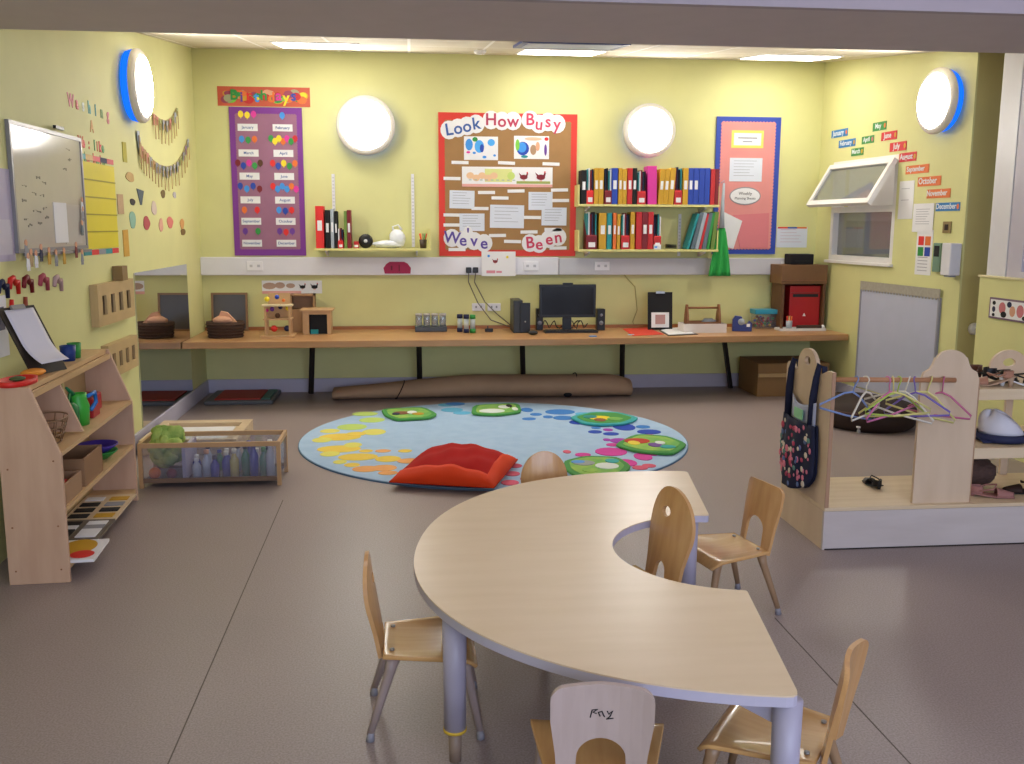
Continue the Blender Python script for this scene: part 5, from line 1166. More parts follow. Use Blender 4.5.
# curled red cut-outs above the shelf unit
for x, y, c, k in ((2, 290, 'N', 'navy curled cut-out at the frame edge'), (13, 286, 'r', 'first red curled cut-out in the upper row'), (27, 285, 'm', 'dark maroon curled cut-out in the upper row'), (43, 283, 'p', 'pink curled cut-out in the upper row'), (57, 284, 'l', 'faint lilac curled cut-out ending the upper row'), (8, 309, 'r', 'red curled cut-out in the lower row'), (22, 306, 'm2', 'rust curled cut-out in the lower row')):
    a, b = LW.px(x, y, .003); mm = {'N': NAVY, 'r': REDB, 'm': MAROON, 'p': mat('curl_pink', 'B8505E', .6), 'l': mat('curl_lilac', 'BFA0A0', .6), 'm2': mat('curl_rust', '9A4A34', .6)}[c]
    tag(MB(LW.M).m(mm).tube([(a-.05, b-.01, .006), (a-.035, b+.03, .006), (a+.0, b+.038, .006), (a+.02, b+.01, .006), (a+.045, b+.02, .006), (a+.05, b-.04, .006)] if y < 300 else [(a-.04, b-.03, .006), (a, b-.04, .006), (a+.03, b-.01, .006), (a+.04, b+.04, .006)], [.012, .014, .014, .012, .014, .010] if y < 300 else [.012, .016, .014, .010], 8, flat=1).build('curled_cut_out'), k+' on the left wall', 'paper cut-out', 'curled cut-outs above the shelf unit')
# slotted wooden racks on the wall
RK = mat('rack_wood', 'C4A878', .5, noise=.4, nscale=6)
def rack(x0, y0, x1, y1, lb, n=4, d=.045):
    a, b, c, e = lrect(x0, y0, x1, y1, d); t = thing('slotted_rack', LW.at((a+c)/2, b, 0), lb, 'rack')
    W2, H2 = c-a, e-b; holes = []
    for k in range(n):
        cx = a+W2*(k+.75)/(n+.5); holes.append([(cx-W2*.055, b+H2*.25), (cx+W2*.055, b+H2*.25), (cx+W2*.055, b+H2*.72), (cx-W2*.055, b+H2*.72)])
    MB(LW.M).m(RK).shape([[(a, b), (c, b), (c, e), (a, e)]]+holes, .014, Matrix.Translation((0, 0, d-.007))).build('front_panel', t)
    MB(LW.M).m(RK).box((a, b, .001), (a+.012, e, d-.0145)).build('side_panel', t); MB(LW.M).m(RK).box((c-.012, b, .001), (c, e, d-.0145)).build('side_panel', t)
    MB(LW.M).m(RK).box((a+.012, e-.012, .001), (c-.012, e, d-.0145)).build('top_panel', t); MB(LW.M).m(mat('rack_dark', '6E5638', .7)).box((a+.012, b, .001), (c-.012, e-.012, .008)).build('back_panel', t)
    return a, b, c, e
ra = rack(98, 281.5, 134.5, 322, 'wooden slotted rack on the left wall beside the mirror, the upper one')
rack(109, 340, 138.5, 373, 'wooden slotted rack low on the left wall, partly behind the shelf unit', 4)
a, b = LW.px(119.5, 273, .03); tag(MB(LW.M).m(mat('block_brown', '8C7248', .6)).box((a-.06, ra[3]+.001, .005), (a+.05, ra[3]+.09, .065)).build('wooden_block'), 'small brown wooden block on top of the upper slotted rack', 'block')

# ================================================================== open shelf unit by the left wall
t = thing('shelf_unit', (-1.70, 4.03, 0), 'low open beech shelf unit with a slanted front by the left wall', 'shelf unit', rz=math.radians(2.7))
UM = wm(t)
prof = [(0, 0), (.242, 0), (.242, .553), (.135, .842), (0, .842)]
XZ = Matrix(((1, 0, 0, 0), (0, 0, 1, 0), (0, 1, 0, 0), (0, 0, 0, 1)))
for y0 in (0, 1.236): 
    p = MB(UM).m(BEECH).prism(prof, y0, y0+.022, XZ).build('end_panel', t, bevel=.003)
    if y0 == 0:
        for x, z in ((.03, .06), (.21, .06), (.03, .25), (.21, .25), (.03, .5), (.21, .53)): MB(UM).m(DW).cyl((x, -.0008, z), (x, .001, z), .004, n=8).build('screw', p)
MB(UM).m(BEECH).prism([(.012, .57), (.22, .57), (.13, .80), (.012, .80)], .40, .418, XZ).build('divider', t)
MB(UM).m(BEECHX).box((.012, .0225, .82), (.125, 1.2355, .842)).build('shelf', t)
MB(UM).m(BEECHX).box((.012, .0225, .545), (.240, 1.2355, .563)).build('shelf', t)
MB(UM).m(BEECHX).box((.012, .0225, .300), (.236, 1.2355, .318)).build('shelf', t)
MB(UM).m(BEECHX).box((.012, .0225, .05), (.236, 1.2355, .068)).build('shelf', t)
MB(UM).m(BEECHX).box((.128, .0225, .793), (.146, 1.2355, .818)).build('front_rail', t)
MB(UM).m(mat('unit_back', 'B09468', .6)).box((.002, .0225, .02), (.0115, 1.2355, .842)).build('back_panel', t)
def U_(x, y, z): return UM @ Vector((x, y, z))
def onunit(x, y, z, loc=.1):     # picture point on the horizontal plane z
    return fl(x, y, z)
# on the top
zt = .8425
p = U_(.062, .10, zt); t = thing('red_tambourine', p, 'round red toy tray on the near end of the shelf unit', 'toy')
MB().m(REDB).lathe([(.058, 0), (.06, .022), (.052, .022), (.05, .008), (.001, .008)], p, 24, M=Matrix.Translation(p) @ Matrix.Diagonal((1.15, 2.0, 1, 1)) @ Matrix.Translation(-p)).build('rim', t)
MB().m(mat('toy_green_dark', '4A5A30', .6)).ball((p.x, p.y, zt+.022), .02, 10, (1.6, 2, .5)).build('centre', t)
p = U_(.06, .30, zt); tag(MB().m(mat('orange_felt', 'E8922C', .7)).ball((p.x, p.y, zt+.018), .05, 14, (.95, 1.6, .32)).build('orange_beanbag'), 'flat orange beanbag behind the red tray on the shelf unit', 'beanbag')
p0 = U_(.075, .35, zt); t = thing('easel_clipboard', p0, 'tall dark clipboard with a curling white sheet standing on the shelf unit', 'clipboard')
M = Matrix.Translation(U_(.10, .42, zt+.001)) @ Matrix.Rotation(math.radians(70), 4, 'Z') @ Matrix.Rotation(math.radians(-28), 4, 'X')
MB(M).m(mat('clipboard_dark', '2A221C', .6)).box((-.12, 0, .0), (.10, .006, .33)).build('board', t)
def curl(u, v): 
    return (-.095+.175*u, -.006-.045*max(0, 1-v*2.2)**2, .03+.285*v)
MB(M).m(mat('curl_paper', 'D4D2DE', .6)).sheet(curl, 8, 16, .0015).build('paper', t)
MB(M).m(ALU).box((-.05, -.012, .315), (.03, -.0005, .335)).build('clip', t)
for y, m_, lb, r_ in ((.80, mat('cup_blue', '1E3A80', .5), 'dark blue cup on top of the shelf unit', .037), (.905, GREEN, 'green cup next to the blue one on top of the shelf unit', .033)):
    p = U_(.062, y, zt); MB().m(m_).lathe([(r_*.85, 0), (r_, .075), (r_*.92, .075), (r_*.78, .006), (.001, .006)], p, 20).build('cup', None, lb, 'cup', 'cups on the shelf unit', origin=p)
# middle compartment
z0 = .5635
p = U_(.12, .20, z0); t = thing('wire_basket', p, 'brown wire basket in the near compartment of the shelf unit', 'basket')
mb = MB().m(mat('wire_tan', '8A6A4A', .5))
for k in range(4):
    rr = .062+.010*k; mb.tube([(p.x+rr*math.cos(q), p.y+1.5*rr*math.sin(q), z0+.006+.035*k) for q in [2*PI*j/24 for j in range(25)]], .0035, 6, cap=False)
for j in range(12):
    q = 2*PI*j/12; mb.tube([(p.x+.062*math.cos(q), p.y+.093*math.sin(q), z0+.006), (p.x+.092*math.cos(q), p.y+.138*math.sin(q), z0+.111)], .003, 5)
mb.build('wire_frame', t)
MB().m(mat('jug_green', '3FAE3C', .4)).lathe([(.045, 0), (.05, .09), (.038, .13), (.04, .15), (.03, .15), (.028, .02), (.001, .02)], U_(.15, .60, z0), 20).build('green_jug_body', (tj := thing('green_jug', U_(.15, .60, z0), 'light green plastic jug with a blue handle on the shelf unit', 'jug')))
c = U_(.15, .60, z0); MB().m(mat('jug_blue', '2F78C8', .4)).tube([(c.x+.035, c.y+.03, z0+.13), (c.x+.05, c.y+.09, z0+.14), (c.x+.05, c.y+.10, z0+.09), (c.x+.04, c.y+.05, z0+.06)], .010, 8).build('handle', tj)
MB().m(mat('jug_teal', '187A4A', .4)).cyl((c.x-.01, c.y-.03, z0+.1505), (c.x-.02, c.y-.08, z0+.19), .012, .006, 10).build('spout', tj)
c = U_(.14, .51, z0); t = thing('watering_can', c, 'dark green watering can behind the divider on the shelf unit', 'watering can')
MB().m(mat('can_green', '1F7A3C', .4)).lathe([(.038, 0), (.038, .10), (.02, .12), (.001, .12)], c, 18).build('can_body', t)
MB().m(mat('can_green', '1F7A3C', .4)).tube([(c.x, c.y+.02, z0+.11), (c.x+.0, c.y, z0+.16), (c.x, c.y-.03, z0+.11)], .007, 8).build('handle', t)
for k, (y, x) in enumerate(((.80, .13), (.985, .10))):
    c = U_(x, y, z0); M = Matrix.Translation(c) @ Matrix.Rotation(math.radians(2.7), 4, 'Z')
    t = thing('red_block', c, ('larger', 'smaller')[k]+' red square pot, '+('nearer', 'farther')[k]+' of the two on the shelf unit', 'pot', group='red pots')
    w_ = .048-.006*k; MB(M).m(mat('pot_red', 'B02026', .45)).box((-w_, -w_*1.2, 0), (w_, w_*1.2, .095-.01*k)).build('pot_body', t, bevel=.005); MB(M).m(MAROON).box((-w_*.8, -w_, .0955-.01*k), (w_*.8, w_, .097-.01*k)).build('opening', t)
c = U_(.05, .70, z0); tag(MB().m(mat('stick_yellow', 'CFC080', .5)).box((c.x-.012, c.y-.012, z0), (c.x+.012, c.y+.012, z0+.2)).build('wooden_post', bevel=.003), 'upright pale wooden post behind the green jug', 'post')
# lower shelf
z0 = .3185
def open_box(M, w_, l_, h_, mt, t, q=.01):
    mb = MB(M).m(mt); mb.box((-w_, -l_, 0), (w_, l_, q)).box((-w_, -l_, q), (w_, -l_+q, h_)).box((-w_, l_-q, q), (w_, l_, h_)).box((-w_, -l_+q, q), (-w_+q, l_-q, h_)).box((w_-q, -l_+q, q), (w_, l_-q, h_)); return mb.build('box_body', t, bevel=.002)
for y, l_, h_, lb, mt in ((.20, .12, .09, 'shallow brown wooden box at the near end of the middle shelf', mat('box_brown_a', 'A88462', .6)), (.52, .15, .13, 'deeper brown wooden box in the centre of the middle shelf', mat('box_brown_b', '94704E', .6))):
    c = U_(.125, y, z0); t = thing('wooden_box', c, lb, 'box', group='wooden boxes on the shelf unit'); open_box(Matrix.Translation(c) @ Matrix.Rotation(math.radians(2.7), 4, 'Z'), .10, l_, h_, mt, t)
c = U_(.13, .20, z0+.0105); tag(MB().m(REDB).box((c.x-.05, c.y-.06, c.z), (c.x+.05, c.y+.06, c.z+.06)).m(BLKM).box((c.x-.03, c.y-.09, c.z), (c.x+.04, c.y-.065, c.z+.05)).build('red_blocks', bevel=.004), 'red and black blocks inside the shallow brown box', 'blocks')
for k, (dz, m_, r_, lb) in enumerate(((0, GREEN, .095, 'green bowl at the bottom of the two stacked on the middle shelf'), (.034, mat('bowl_purple', '46329A', .5), .098, 'purple-blue bowl on top of the green one, middle shelf'))):
    c = U_(.135, .93, z0+dz); MB().m(m_).lathe([(r_*.5, .0), (r_, .038), (r_, .043), (r_*.94, .041), (r_*.5, .006), (.001, .006)], c, 26).build('bowl', None, lb, 'bowl', 'stacked bowls', origin=c)
# bottom shelf
z0 = .0685
for k, (y, l_, lb) in enumerate(((.88, .22, 'wooden tray puzzle with black and yellow shapes on the lowest shelf'), (.50, .15, 'dark patterned tray puzzle nearer on the lowest shelf'))):
    c = U_(.15, y, z0); M = Matrix.Translation(c) @ Matrix.Rotation(math.radians(2.7), 4, 'Z'); t = thing('tray_puzzle', c, lb, 'puzzle', group='tray puzzles')
    MB(M).m((BIRCHX, mat('puzzle_dark', '6E6456', .6))[k]).box((-.13, -l_, 0), (.12, l_, .010)).build('tray', t)
    random.seed(30+k)
    for i in range(4):
        for j in range(2):
            cx, cy = -.065+.12*j, -l_+.05+i*(2*l_-.08)/3.6; w_ = .045
            MB(M).m(random.choice([BLKM, PAPER, MUST, PAPER, BLKM, GREY])).box((cx-w_, cy-.03, .0105), (cx+w_, cy+.03, .0145)).build('puzzle_piece', t)
# picture book sticking out
c = U_(.24, .20, z0+.0005); M = Matrix.Translation(c) @ Matrix.Rotation(math.radians(4), 4, 'Z')
t = thing('picture_book', c, 'white picture book with a yellow and red cover jutting from the lowest shelf', 'book')
MB(M).m(PAPER).box((-.12, -.15, 0), (.085, .13, .012)).build('pages', t)
MB(M).m(MUST).ell(-.02, .03, .075, .10, .0122, .0135).m(REDB).ell(.02, -.08, .05, .05, .0138, .0150).build('cover_picture', t)

# ================================================================== sensory trough on the floor
x0, x1, y0, y1, zt = -1.575, -.775, 5.53, 5.86, .262
t = thing('play_trough', ((x0+x1)/2, (y0+y1)/2, 0), 'long wooden framed trough with clear sides on the floor by the shelf unit', 'trough')
TR = mat('trough_wood', 'C09A6E', .5, noise=.4, nscale=6)
for x in (x0, x1-.022):
    MB().m(TR).box((x, y0, 0), (x+.022, y0+.022, zt)).build('post', t); MB().m(TR).box((x, y1-.022, 0), (x+.022, y1, zt)).build('post', t)
for y in (y0, y1-.018):
    MB().m(TR).box((x0+.0225, y, zt-.026), (x1-.0225, y+.018, zt)).build('rail', t); MB().m(mat('trough_wood_dark', '7A6250', .5)).box((x0+.0225, y, .03), (x1-.0225, y+.018, .055)).build('rail', t)
for x in (x0, x1-.018): MB().m(TR).box((x, y0+.0225, zt-.026), (x+.018, y1-.0225, zt)).build('rail', t)
MB().m(mat('trough_base', '55505E', .5)).box((x0+.022, y0+.02, .03), (x1-.022, y1-.02, .04)).build('base', t)
MB().m(ACRYL).box((x0+.0225, y0+.006, .0555), (x1-.0225, y0+.010, zt-.0265)).build('clear_side', t); MB().m(ACRYL).box((x0+.0225, y1-.010, .0555), (x1-.0225, y1-.006, zt-.0265)).build('clear_side', t)
MB().m(ACRYL).box((x1-.010, y0+.0225, .0405), (x1-.006, y1-.0225, zt-.0265)).build('clear_side', t)
xd = atY(182, 460, 5.55).x; MB().m(mat('divider_lilac', 'B4AEC4', .5)).box((xd, y0+.02, .0405), (xd+.02, y1-.02, zt-.03)).build('divider', t)
random.seed(41)
mb = MB(); GCL = mat('green_cloth_light', 'BACC6E', .85, noise=.8, col2='6EA04A', nscale=14)
mb.m(GCL)
for k in range(9):
    mb.ball((random.uniform(x0+.07, xd-.07), random.uniform(y0+.09, y1-.09), random.uniform(.13, .2)), .05, 12, (1.1, .8, 1.1), wob=.1)
for k in range(22):
    mb.ball((x0+.07+(xd-x0-.13)*(k % 8)/7+random.uniform(-.01, .01), y0+.08+.16*random.random(), .235+.045*math.sin(k*2.3)+.02*random.random()), random.uniform(.035, .055), 14, (random.uniform(.7, 1.3), .8, random.uniform(.6, 1.2)), wob=.2)
tag(mb.build('green_scarves'), 'heap of light green scarves spilling over the left bay of the trough', 'scarves', kind='stuff')
for k, (x, y, z, r_, m_, lb) in enumerate(((x0+.075, y0+.055, .076, .034, ORANGE, 'orange ball low in the left bay of the trough'), (xd-.07, y0+.055, .072, .03, MAROON, 'maroon ball low in the left bay of the trough'))):
    MB().m(m_).ball((x, y, z), r_, 16).build('ball', None, lb, 'ball', 'balls in the trough')
random.seed(43)
def bottle(x, y, z, h, r_, m_, cap, lb, lie=0):
    t = thing('small_bottle', (x, y, z), lb, 'bottle', group='bottles in the trough')
    M = Matrix.Translation((x, y, z)) @ (Matrix.Rotation(lie, 4, 'Z') @ Matrix.Translation((0, 0, r_)) @ Matrix.Rotation(PI/2, 4, 'Y') if lie else Matrix())
    MB(M).m(m_).lathe([(r_, 0), (r_, h*.6), (r_*.45, h*.78), (r_*.45, h*.85), (.001, h*.85)], n=16).build('bottle_body', t)
    MB(M).m(cap).lathe([(r_*.55, h*.851), (r_*.55, h), (.001, h)], n=14).build('cap', t)
BB = mat('bottle_blue', '1F36A0', .15); BG = mat('bottle_green', '157A5A', .15); BC = mat('bottle_clear', 'B8C0CC', .1)
cfg = [(.06, .12, BC, WHT, 'clear bottle by the divider'), (.12, .16, BC, PEACH, 'clear tall bottle second from the divider'), (.18, .13, BB, NAVY, 'short blue bottle third from the divider'), (.25, .15, BB, WHT, 'blue bottle with a white cap left of the yellow one'), (.31, .17, mat('bottle_yellow', 'C8B65A', .2), WHT, 'yellowish bottle in the middle of the trough'),
       (.38, .19, BG, NAVY, 'green bottle right of the yellowish one'), (.44, .21, BB, BLUE, 'tall blue bottle in the right bay'), (.50, .17, BG, GREEN, 'green bottle beside the tall blue one'), (.55, .22, BC, WHT, 'tall clear bottle at the right end of the trough')]
for k, (dx, h, m_, cp, lb) in enumerate(cfg):
    x = xd+.02+dx*(x1-xd-.06)/.58; bottle(x, y0+.06+.03*(k % 2), .0405, h, .026, m_, cp, lb)
for k in range(9):
    x = xd+.05+k*.058; bottle(min(x, x1-.1), y0+.17+.05*(k % 3)*.8, .0405, random.uniform(.11, .19), .025, (BB, BC, BG, BB, BC)[k % 5], (WHT, NAVY, BLUE)[k % 3], ('first', 'second', 'third', 'fourth', 'fifth', 'sixth', 'seventh', 'eighth', 'ninth')[k]+' bottle from the left in the rear row of the trough')
# low wooden tray with papers behind the trough
x0b, x1b, y0b, y1b = -1.80, -1.17, 6.35, 7.02
t = thing('wooden_tray_table', ((x0b+x1b)/2, 6.7, 0), 'low pale wooden tray on the floor behind the trough', 'tray')
MB().m(BIRCHX).box((x0b, y0b, .0), (x1b, y1b, .07)).build('tray_body', t, bevel=.004)
for a, b in (((x0b, y0b, .0705), (x0b+.06, y1b, .10)), ((x1b-.06, y0b, .0705), (x1b, y1b, .10)), ((x0b+.06, y1b-.10, .0705), (x1b-.06, y1b, .10)), ((x0b+.06, y0b, .0705), (x1b-.06, y0b+.04, .10))): MB().m(BIRCHX).box(a, b).build('rim', t)
MB().m(PAPER).box((x0b+.08, y0b+.06, .071), (x1b-.10, y1b-.13, .076)).build('paper_sheet', None, 'glossy white paper lying in the pale wooden tray', 'paper')

# ================================================================== right wall
def rcard(x0, y0, x1, y1, d=.001, t=.003): a, b, c, e = RW.rect(x0, y0, x1, y1, d); return a, b, c, e
ST = {'b': mat('strip_blue', '2F78B8', .6), 'g': mat('strip_green', '3F8A46', .6), 'r': mat('strip_red', 'CC3038', .6), 'o': mat('strip_orange', 'DA7238', .6)}
for (x0, x1, y0, y1, c, wd, lb) in ((831.8, 847.8, 129.5, 137, 'b', 'January', 'blue word card, farthest left of the stepped row'), (839, 855.5, 139.5, 147, 'b', 'February', 'blue word card, second down the left steps'), (851.5, 863.5, 148, 155.5, 'g', 'March', 'green word card, lowest of the three green ones'),
                                    (862, 874, 136, 143.5, 'g', 'April', 'green word card, middle of the three green ones'), (873, 886.5, 122, 130.5, 'g', 'May', 'green word card, highest of all'), (881.5, 897, 131.5, 140, 'r', 'June', 'red word card, top of the three red ones'),
                                    (890, 906.5, 142, 151, 'r', 'July', 'red word card, middle of the three red ones'), (899.5, 916.5, 152.5, 161.5, 'r', 'August', 'red word card, lowest of the three red ones'), (906, 929, 165, 173.5, 'o', 'September', 'orange word card, top of the three orange ones'),
                                    (918, 941, 176.5, 186, 'o', 'October', 'orange word card, middle of the three orange ones'), (927, 950.5, 189, 198, 'o', 'November', 'orange word card, lowest of the three orange ones'), (936, 960, 202.5, 211, 'b', 'December', 'blue word card, lowest of the stepped row on the right')):
    a, b, c_, e = RW.rect(x0, y0, x1, y1, .002)
    p = MB(RW.M).m(ST[c]).box((a, b, .001), (c_, e, .004)).build('word_card', None, lb+' on the right wall', 'word card', 'stepped word cards on the right wall')
    MB(RW.M).m(mat('strip_ink', 'D8E0E4', .6)).text(wd, (a+c_)/2-.02, (b+e)/2+.003, (c_-a)*.98/max(3.6, len(wd)*.62), .0042, bold=.0012).build('lettering', p)
    MB(RW.M).m((ORANGE, mat('dot_pink', 'C86A78', .6), MUST)[int(x0) % 3]).ell(c_-.022, (b+e)/2, .014, .02, .0042, .0055, n=10).build('sticker', p)
for (x0, y0, x1, y1, lb, n, m_, d) in ((899, 181, 913.5, 219, 'plain pale sheet directly right of the open window', 2, PAPER, .001), (913, 203.5, 933.5, 232, 'white typed sheet overlapping the plain one by the window', 7, PAPER, .005)):
    a, b, c_, e = RW.rect(x0, y0, x1, y1, d); p = MB(RW.M).m(m_).box((a, b, d), (c_, e, d+.002)).build('notice', None, lb, 'notice', 'notices by the window')
    q = MB(RW.M @ Matrix.Translation(((a+c_)/2, (b+e)/2, d+.0021))).m(mat('faint_ink', 'A8A6B0', .7))
    for k in range(n): q.box((-(c_-a)*.35, (e-b)*(.3-.6*k/n)-.002, 0), ((c_-a)*random.uniform(.1, .36), (e-b)*(.3-.6*k/n)+.002, .0006))
    q.build('writing', p)
a, b, c_, e = RW.rect(916, 230, 932, 275, .002); p = MB(RW.M).m(PAPER).box((a, b, .001), (c_, e, .003)).build('behaviour_chart', None, 'white sheet with red, orange, green and blue squares beside the dispenser', 'chart')
for i, j, m_ in ((0, 1, REDB), (1, 1, ORANGE), (0, 0, GREEN), (1, 0, BLUE)):
    W2, H2 = c_-a, e-b; MB(RW.M).m(m_).box((a+W2*(.12+.42*i), b+H2*(.42+.24*j), .0031), (a+W2*(.46+.42*i), b+H2*(.62+.24*j), .0045)).build('colour_square', p)
q = MB(RW.M).m(mat('faint_ink', 'A8A6B0', .7))
for k in range(5): q.box((a+.03, b+.03+k*.025, .0031), (c_-.05, b+.036+k*.025, .0036))
q.build('writing', p)
a, b, c_, e = RW.rect(932.5, 243, 940, 272, .03); t = thing('intercom_panel', RW.at((a+c_)/2, b), 'grey-green wall panel with a dark screen left of the white dispenser', 'panel')
MB(RW.M).m(mat('panel_green', '6E8E7C', .5)).box((a, b, .001), (c_, e, .03)).build('panel_body', t, bevel=.003); MB(RW.M).m(BLKM).box((a+.015, e-.10, .0302), (c_-.015, e-.02, .032)).build('screen', t)
a, b, c_, e = RW.rect(940.8, 243, 950, 275.5, .09); t = thing('towel_dispenser', RW.at((a+c_)/2, b), 'white wall dispenser near the outer corner of the right wall', 'dispenser')
MB(RW.M).m(WHT2).box((a, b, .001), (c_, e, .09)).build('dispenser_body', t, bevel=.008); MB(RW.M).m(GREY).box((a+.02, b-.012, .02), (c_-.02, b-.0005, .07)).build('outlet', t)
a, b, c_, e = RW.rect(942.5, 221.5, 950.5, 233, .01); t = thing('light_switch', RW.at((a+c_)/2, b), 'brown metal light switch above the white dispenser', 'switch')
MB(RW.M).m(mat('switch_brown', '8C7A4E', .4, metal=.3)).box((a, b, .001), (c_, e, .010)).build('plate', t, bevel=.002); MB(RW.M).m(DBROWN).box((a+(c_-a)*.3, b+(e-b)*.25, .0102), (a+(c_-a)*.7, b+(e-b)*.75, .014)).build('rocker', t)
# large pale board low on the wall
ub0 = RW.px(861, 330)[0]; ub1 = RW.px(938, 330)[0]
t = thing('pale_board', RW.at((ub0+ub1)/2, .13), 'large pale blue-grey board with a frilled top border low on the right wall', 'board')
MB(RW.M).m(mat('pale_board_face', 'BABDD0', .25)).box((ub0, .14, .001), (ub1, .985, .016)).build('panel', t)
for x_ in (ub0-.02, ub1+.0005): MB(RW.M).m(mat('pale_board_frame', '8E8E98', .4)).box((x_, .13, .001), (x_+.0195, .985, .02)).build('frame', t)
P = [(ub0-.02, 1.05)]; n = 26
for k in range(n*4+1):
    x = ub0-.02+(ub1-ub0+.04)*k/(n*4); P.append((x, .965+.018*abs(math.sin(PI*k/4))))
P.append((ub1+.02, 1.05))
MB(RW.M).m(mat('frill_grey', 'A8A294', .8, noise=.5, nscale=40)).prism(P, .0165, .022).build('frill_border', t)

# half wall: framed picture and round white hook
u0, v1 = HW.px(989.5, 297, .02); u1 = u0+.62; v0 = HW.px(991, 318, .02)[1]
t = thing('framed_picture', HW.at((u0+u1)/2, v0), 'white framed red and black print on the half wall at the right edge', 'picture')
MB(HW.M).m(mat('picture_frame_mauve', '7A6276', .5)).box((u0, v0, .001), (u1, v1, .016)).build('frame', t)
q = MB(HW.M).m(PAPER).box((u0+.015, v0+.012, .0162), (u1-.015, v1-.012, .018)); H2 = v1-v0
for fx, fy, rx, ry, m_ in ((.09, .75, .03, .1, BLKM), (.09, .45, .03, .14, NAVY), (.09, .18, .025, .08, BLKM), (.24, .55, .06, .28, mat('print_pink', 'C8767A', .7)), (.27, .25, .05, .15, BLKM), (.36, .75, .04, .14, NAVY), (.42, .45, .05, .25, PEACH), (.55, .5, .06, .3, mat('print_pink', 'C8767A', .7)), (.62, .2, .03, .1, BLKM), (.7, .6, .05, .3, RED), (.85, .5, .05, .3, BLKM)):
    q.m(m_).ell(u0+fx*(u1-u0), v0+fy*H2, rx*(u1-u0), ry*H2, .018, .0185+fx*.001, n=14)
q.build('print', t)
p = hit(975, 329, (0, 1, 0), ry0-.03) if 0 else atY(975, 329, ry0-.02)
t = thing('round_door_stop', (p.x, ry0, p.z), 'round white knob on the shaded wall end beside the half wall', 'knob')
MB().m(WHT2).tube([(p.x, ry0-.001, p.z), (p.x, ry0-.04, p.z)], [.045, .04], 18).build('knob_body', t); MB().m(GREY).tube([(p.x, ry0-.0402, p.z), (p.x, ry0-.046, p.z)], .012, 10).build('screw', t)

# ================================================================== dress-up stand
X0d, Y0d, Y1d = 1.906, 4.146, 4.68; X1d = 3.35; BH = .205
t = thing('dress_up_stand', ((X0d+X1d)/2, (Y0d+Y1d)/2, 0), 'wooden dressing-up stand with a rail, tall rounded panels and open shelves', 'stand')
BIRD = mat('stand_base_birch', 'C6BCB8', .45, noise=.4, nscale=4, col2='B4A8A2', stretch=(.6, 4, 4))
MB().m(BIRD).box((X0d+.0, Y0d, 0), (X1d, Y0d+.018, BH-.0185)).build('base_front', t)
MB().m(BIRCHX).box((X0d, Y0d, BH-.018), (X1d, Y1d, BH)).build('base_top', t, bevel=.002)
MB().m(BIRCH).box((X0d, Y1d-.018, 0), (X1d, Y1d, BH-.0185)).build('base_back', t)
MB().m(BIRCH).box((X0d, Y0d+.0185, 0), (X0d+.018, Y1d-.0185, BH-.0185)).build('base_side', t)
MB().m(mat('plinth_shadow', '2C2622', .8)).box((X0d+.01, Y0d-.004, 0), (X1d, Y0d-.0005, .006)).build('plinth_shadow_strip', t)  # dark strip painted in as the shadow line under the base front
# left end panel with a tongue handle
YZ = Matrix(((0, 0, 1, 0), (1, 0, 0, 0), (0, 1, 0, 0), (0, 0, 0, 1)))
yc = 4.43
out = [(Y0d+.001, BH), (Y1d-.001, BH), (Y1d-.001, .80)]+arc(Y1d-.04, .80, .04, .03, 0, 90, 5)[1:]+[(yc+.115, .80)]+arc(yc, .83, .112, .092, 0, 180, 16)+[(yc-.115, .80), (Y0d+.05, .845), (Y0d+.001, .845)]
hole = arc(yc, .862, .035, .022, 0, 342, 16)
MB().m(BIRCH).shape([[(a, b) for a, b in out], hole], .018, Matrix.Translation((X0d+.0095, 0, 0)) @ YZ).build('end_panel', t, bevel=.002)
MB().m(mat('edge_brown', 'A98468', .5)).box((X0d, Y0d-.0022, BH), (X0d+.018, Y0d+.0008, .845)).build('edge_band', t)
# tall centre panel
xa, xb = 2.353, 2.638; yt = Y0d+.03; xm = (xa+xb)/2
def sp(x): return atY(x, 400, yt).x
P = [(xa, BH), (xb, BH), (xb, .80), (xb-.012, .835)]+[(xb-.04, .85), (xb-.055, .875), (xb-.065, .905)]+arc(xm, .888, .075, .052, 15, 165, 12)+[(xa+.065, .905), (xa+.055, .875), (xa+.04, .85), (xa+.012, .835), (xa, .80)]
MB().m(BIRCH).shape([P], .018, Matrix.Translation((0, yt+.009, 0)) @ Matrix(((1, 0, 0, 0), (0, 0, -1, 0), (0, 1, 0, 0), (0, 0, 0, 1)))).build('centre_panel', t, bevel=.003)
MB().m(mat('edge_brown', 'A98468', .5)).box((xb+.0005, yt, BH), (xb+.006, yt+.018, .80)).build('edge_band', t)
# hanging rail
za, zb_ = atY(826, 379.5, 4.165).z, atY(955, 380, 4.165).z
xr0, xr1 = X0d+.02, atY(956, 380, 4.155).x
rl = MB().m(mat('rail_wood', 'B5805A', .4)).cyl((X0d+.019, 4.160, za), (xr1, 4.160, zb_), .0115, n=12).build('hanging_rail', t)
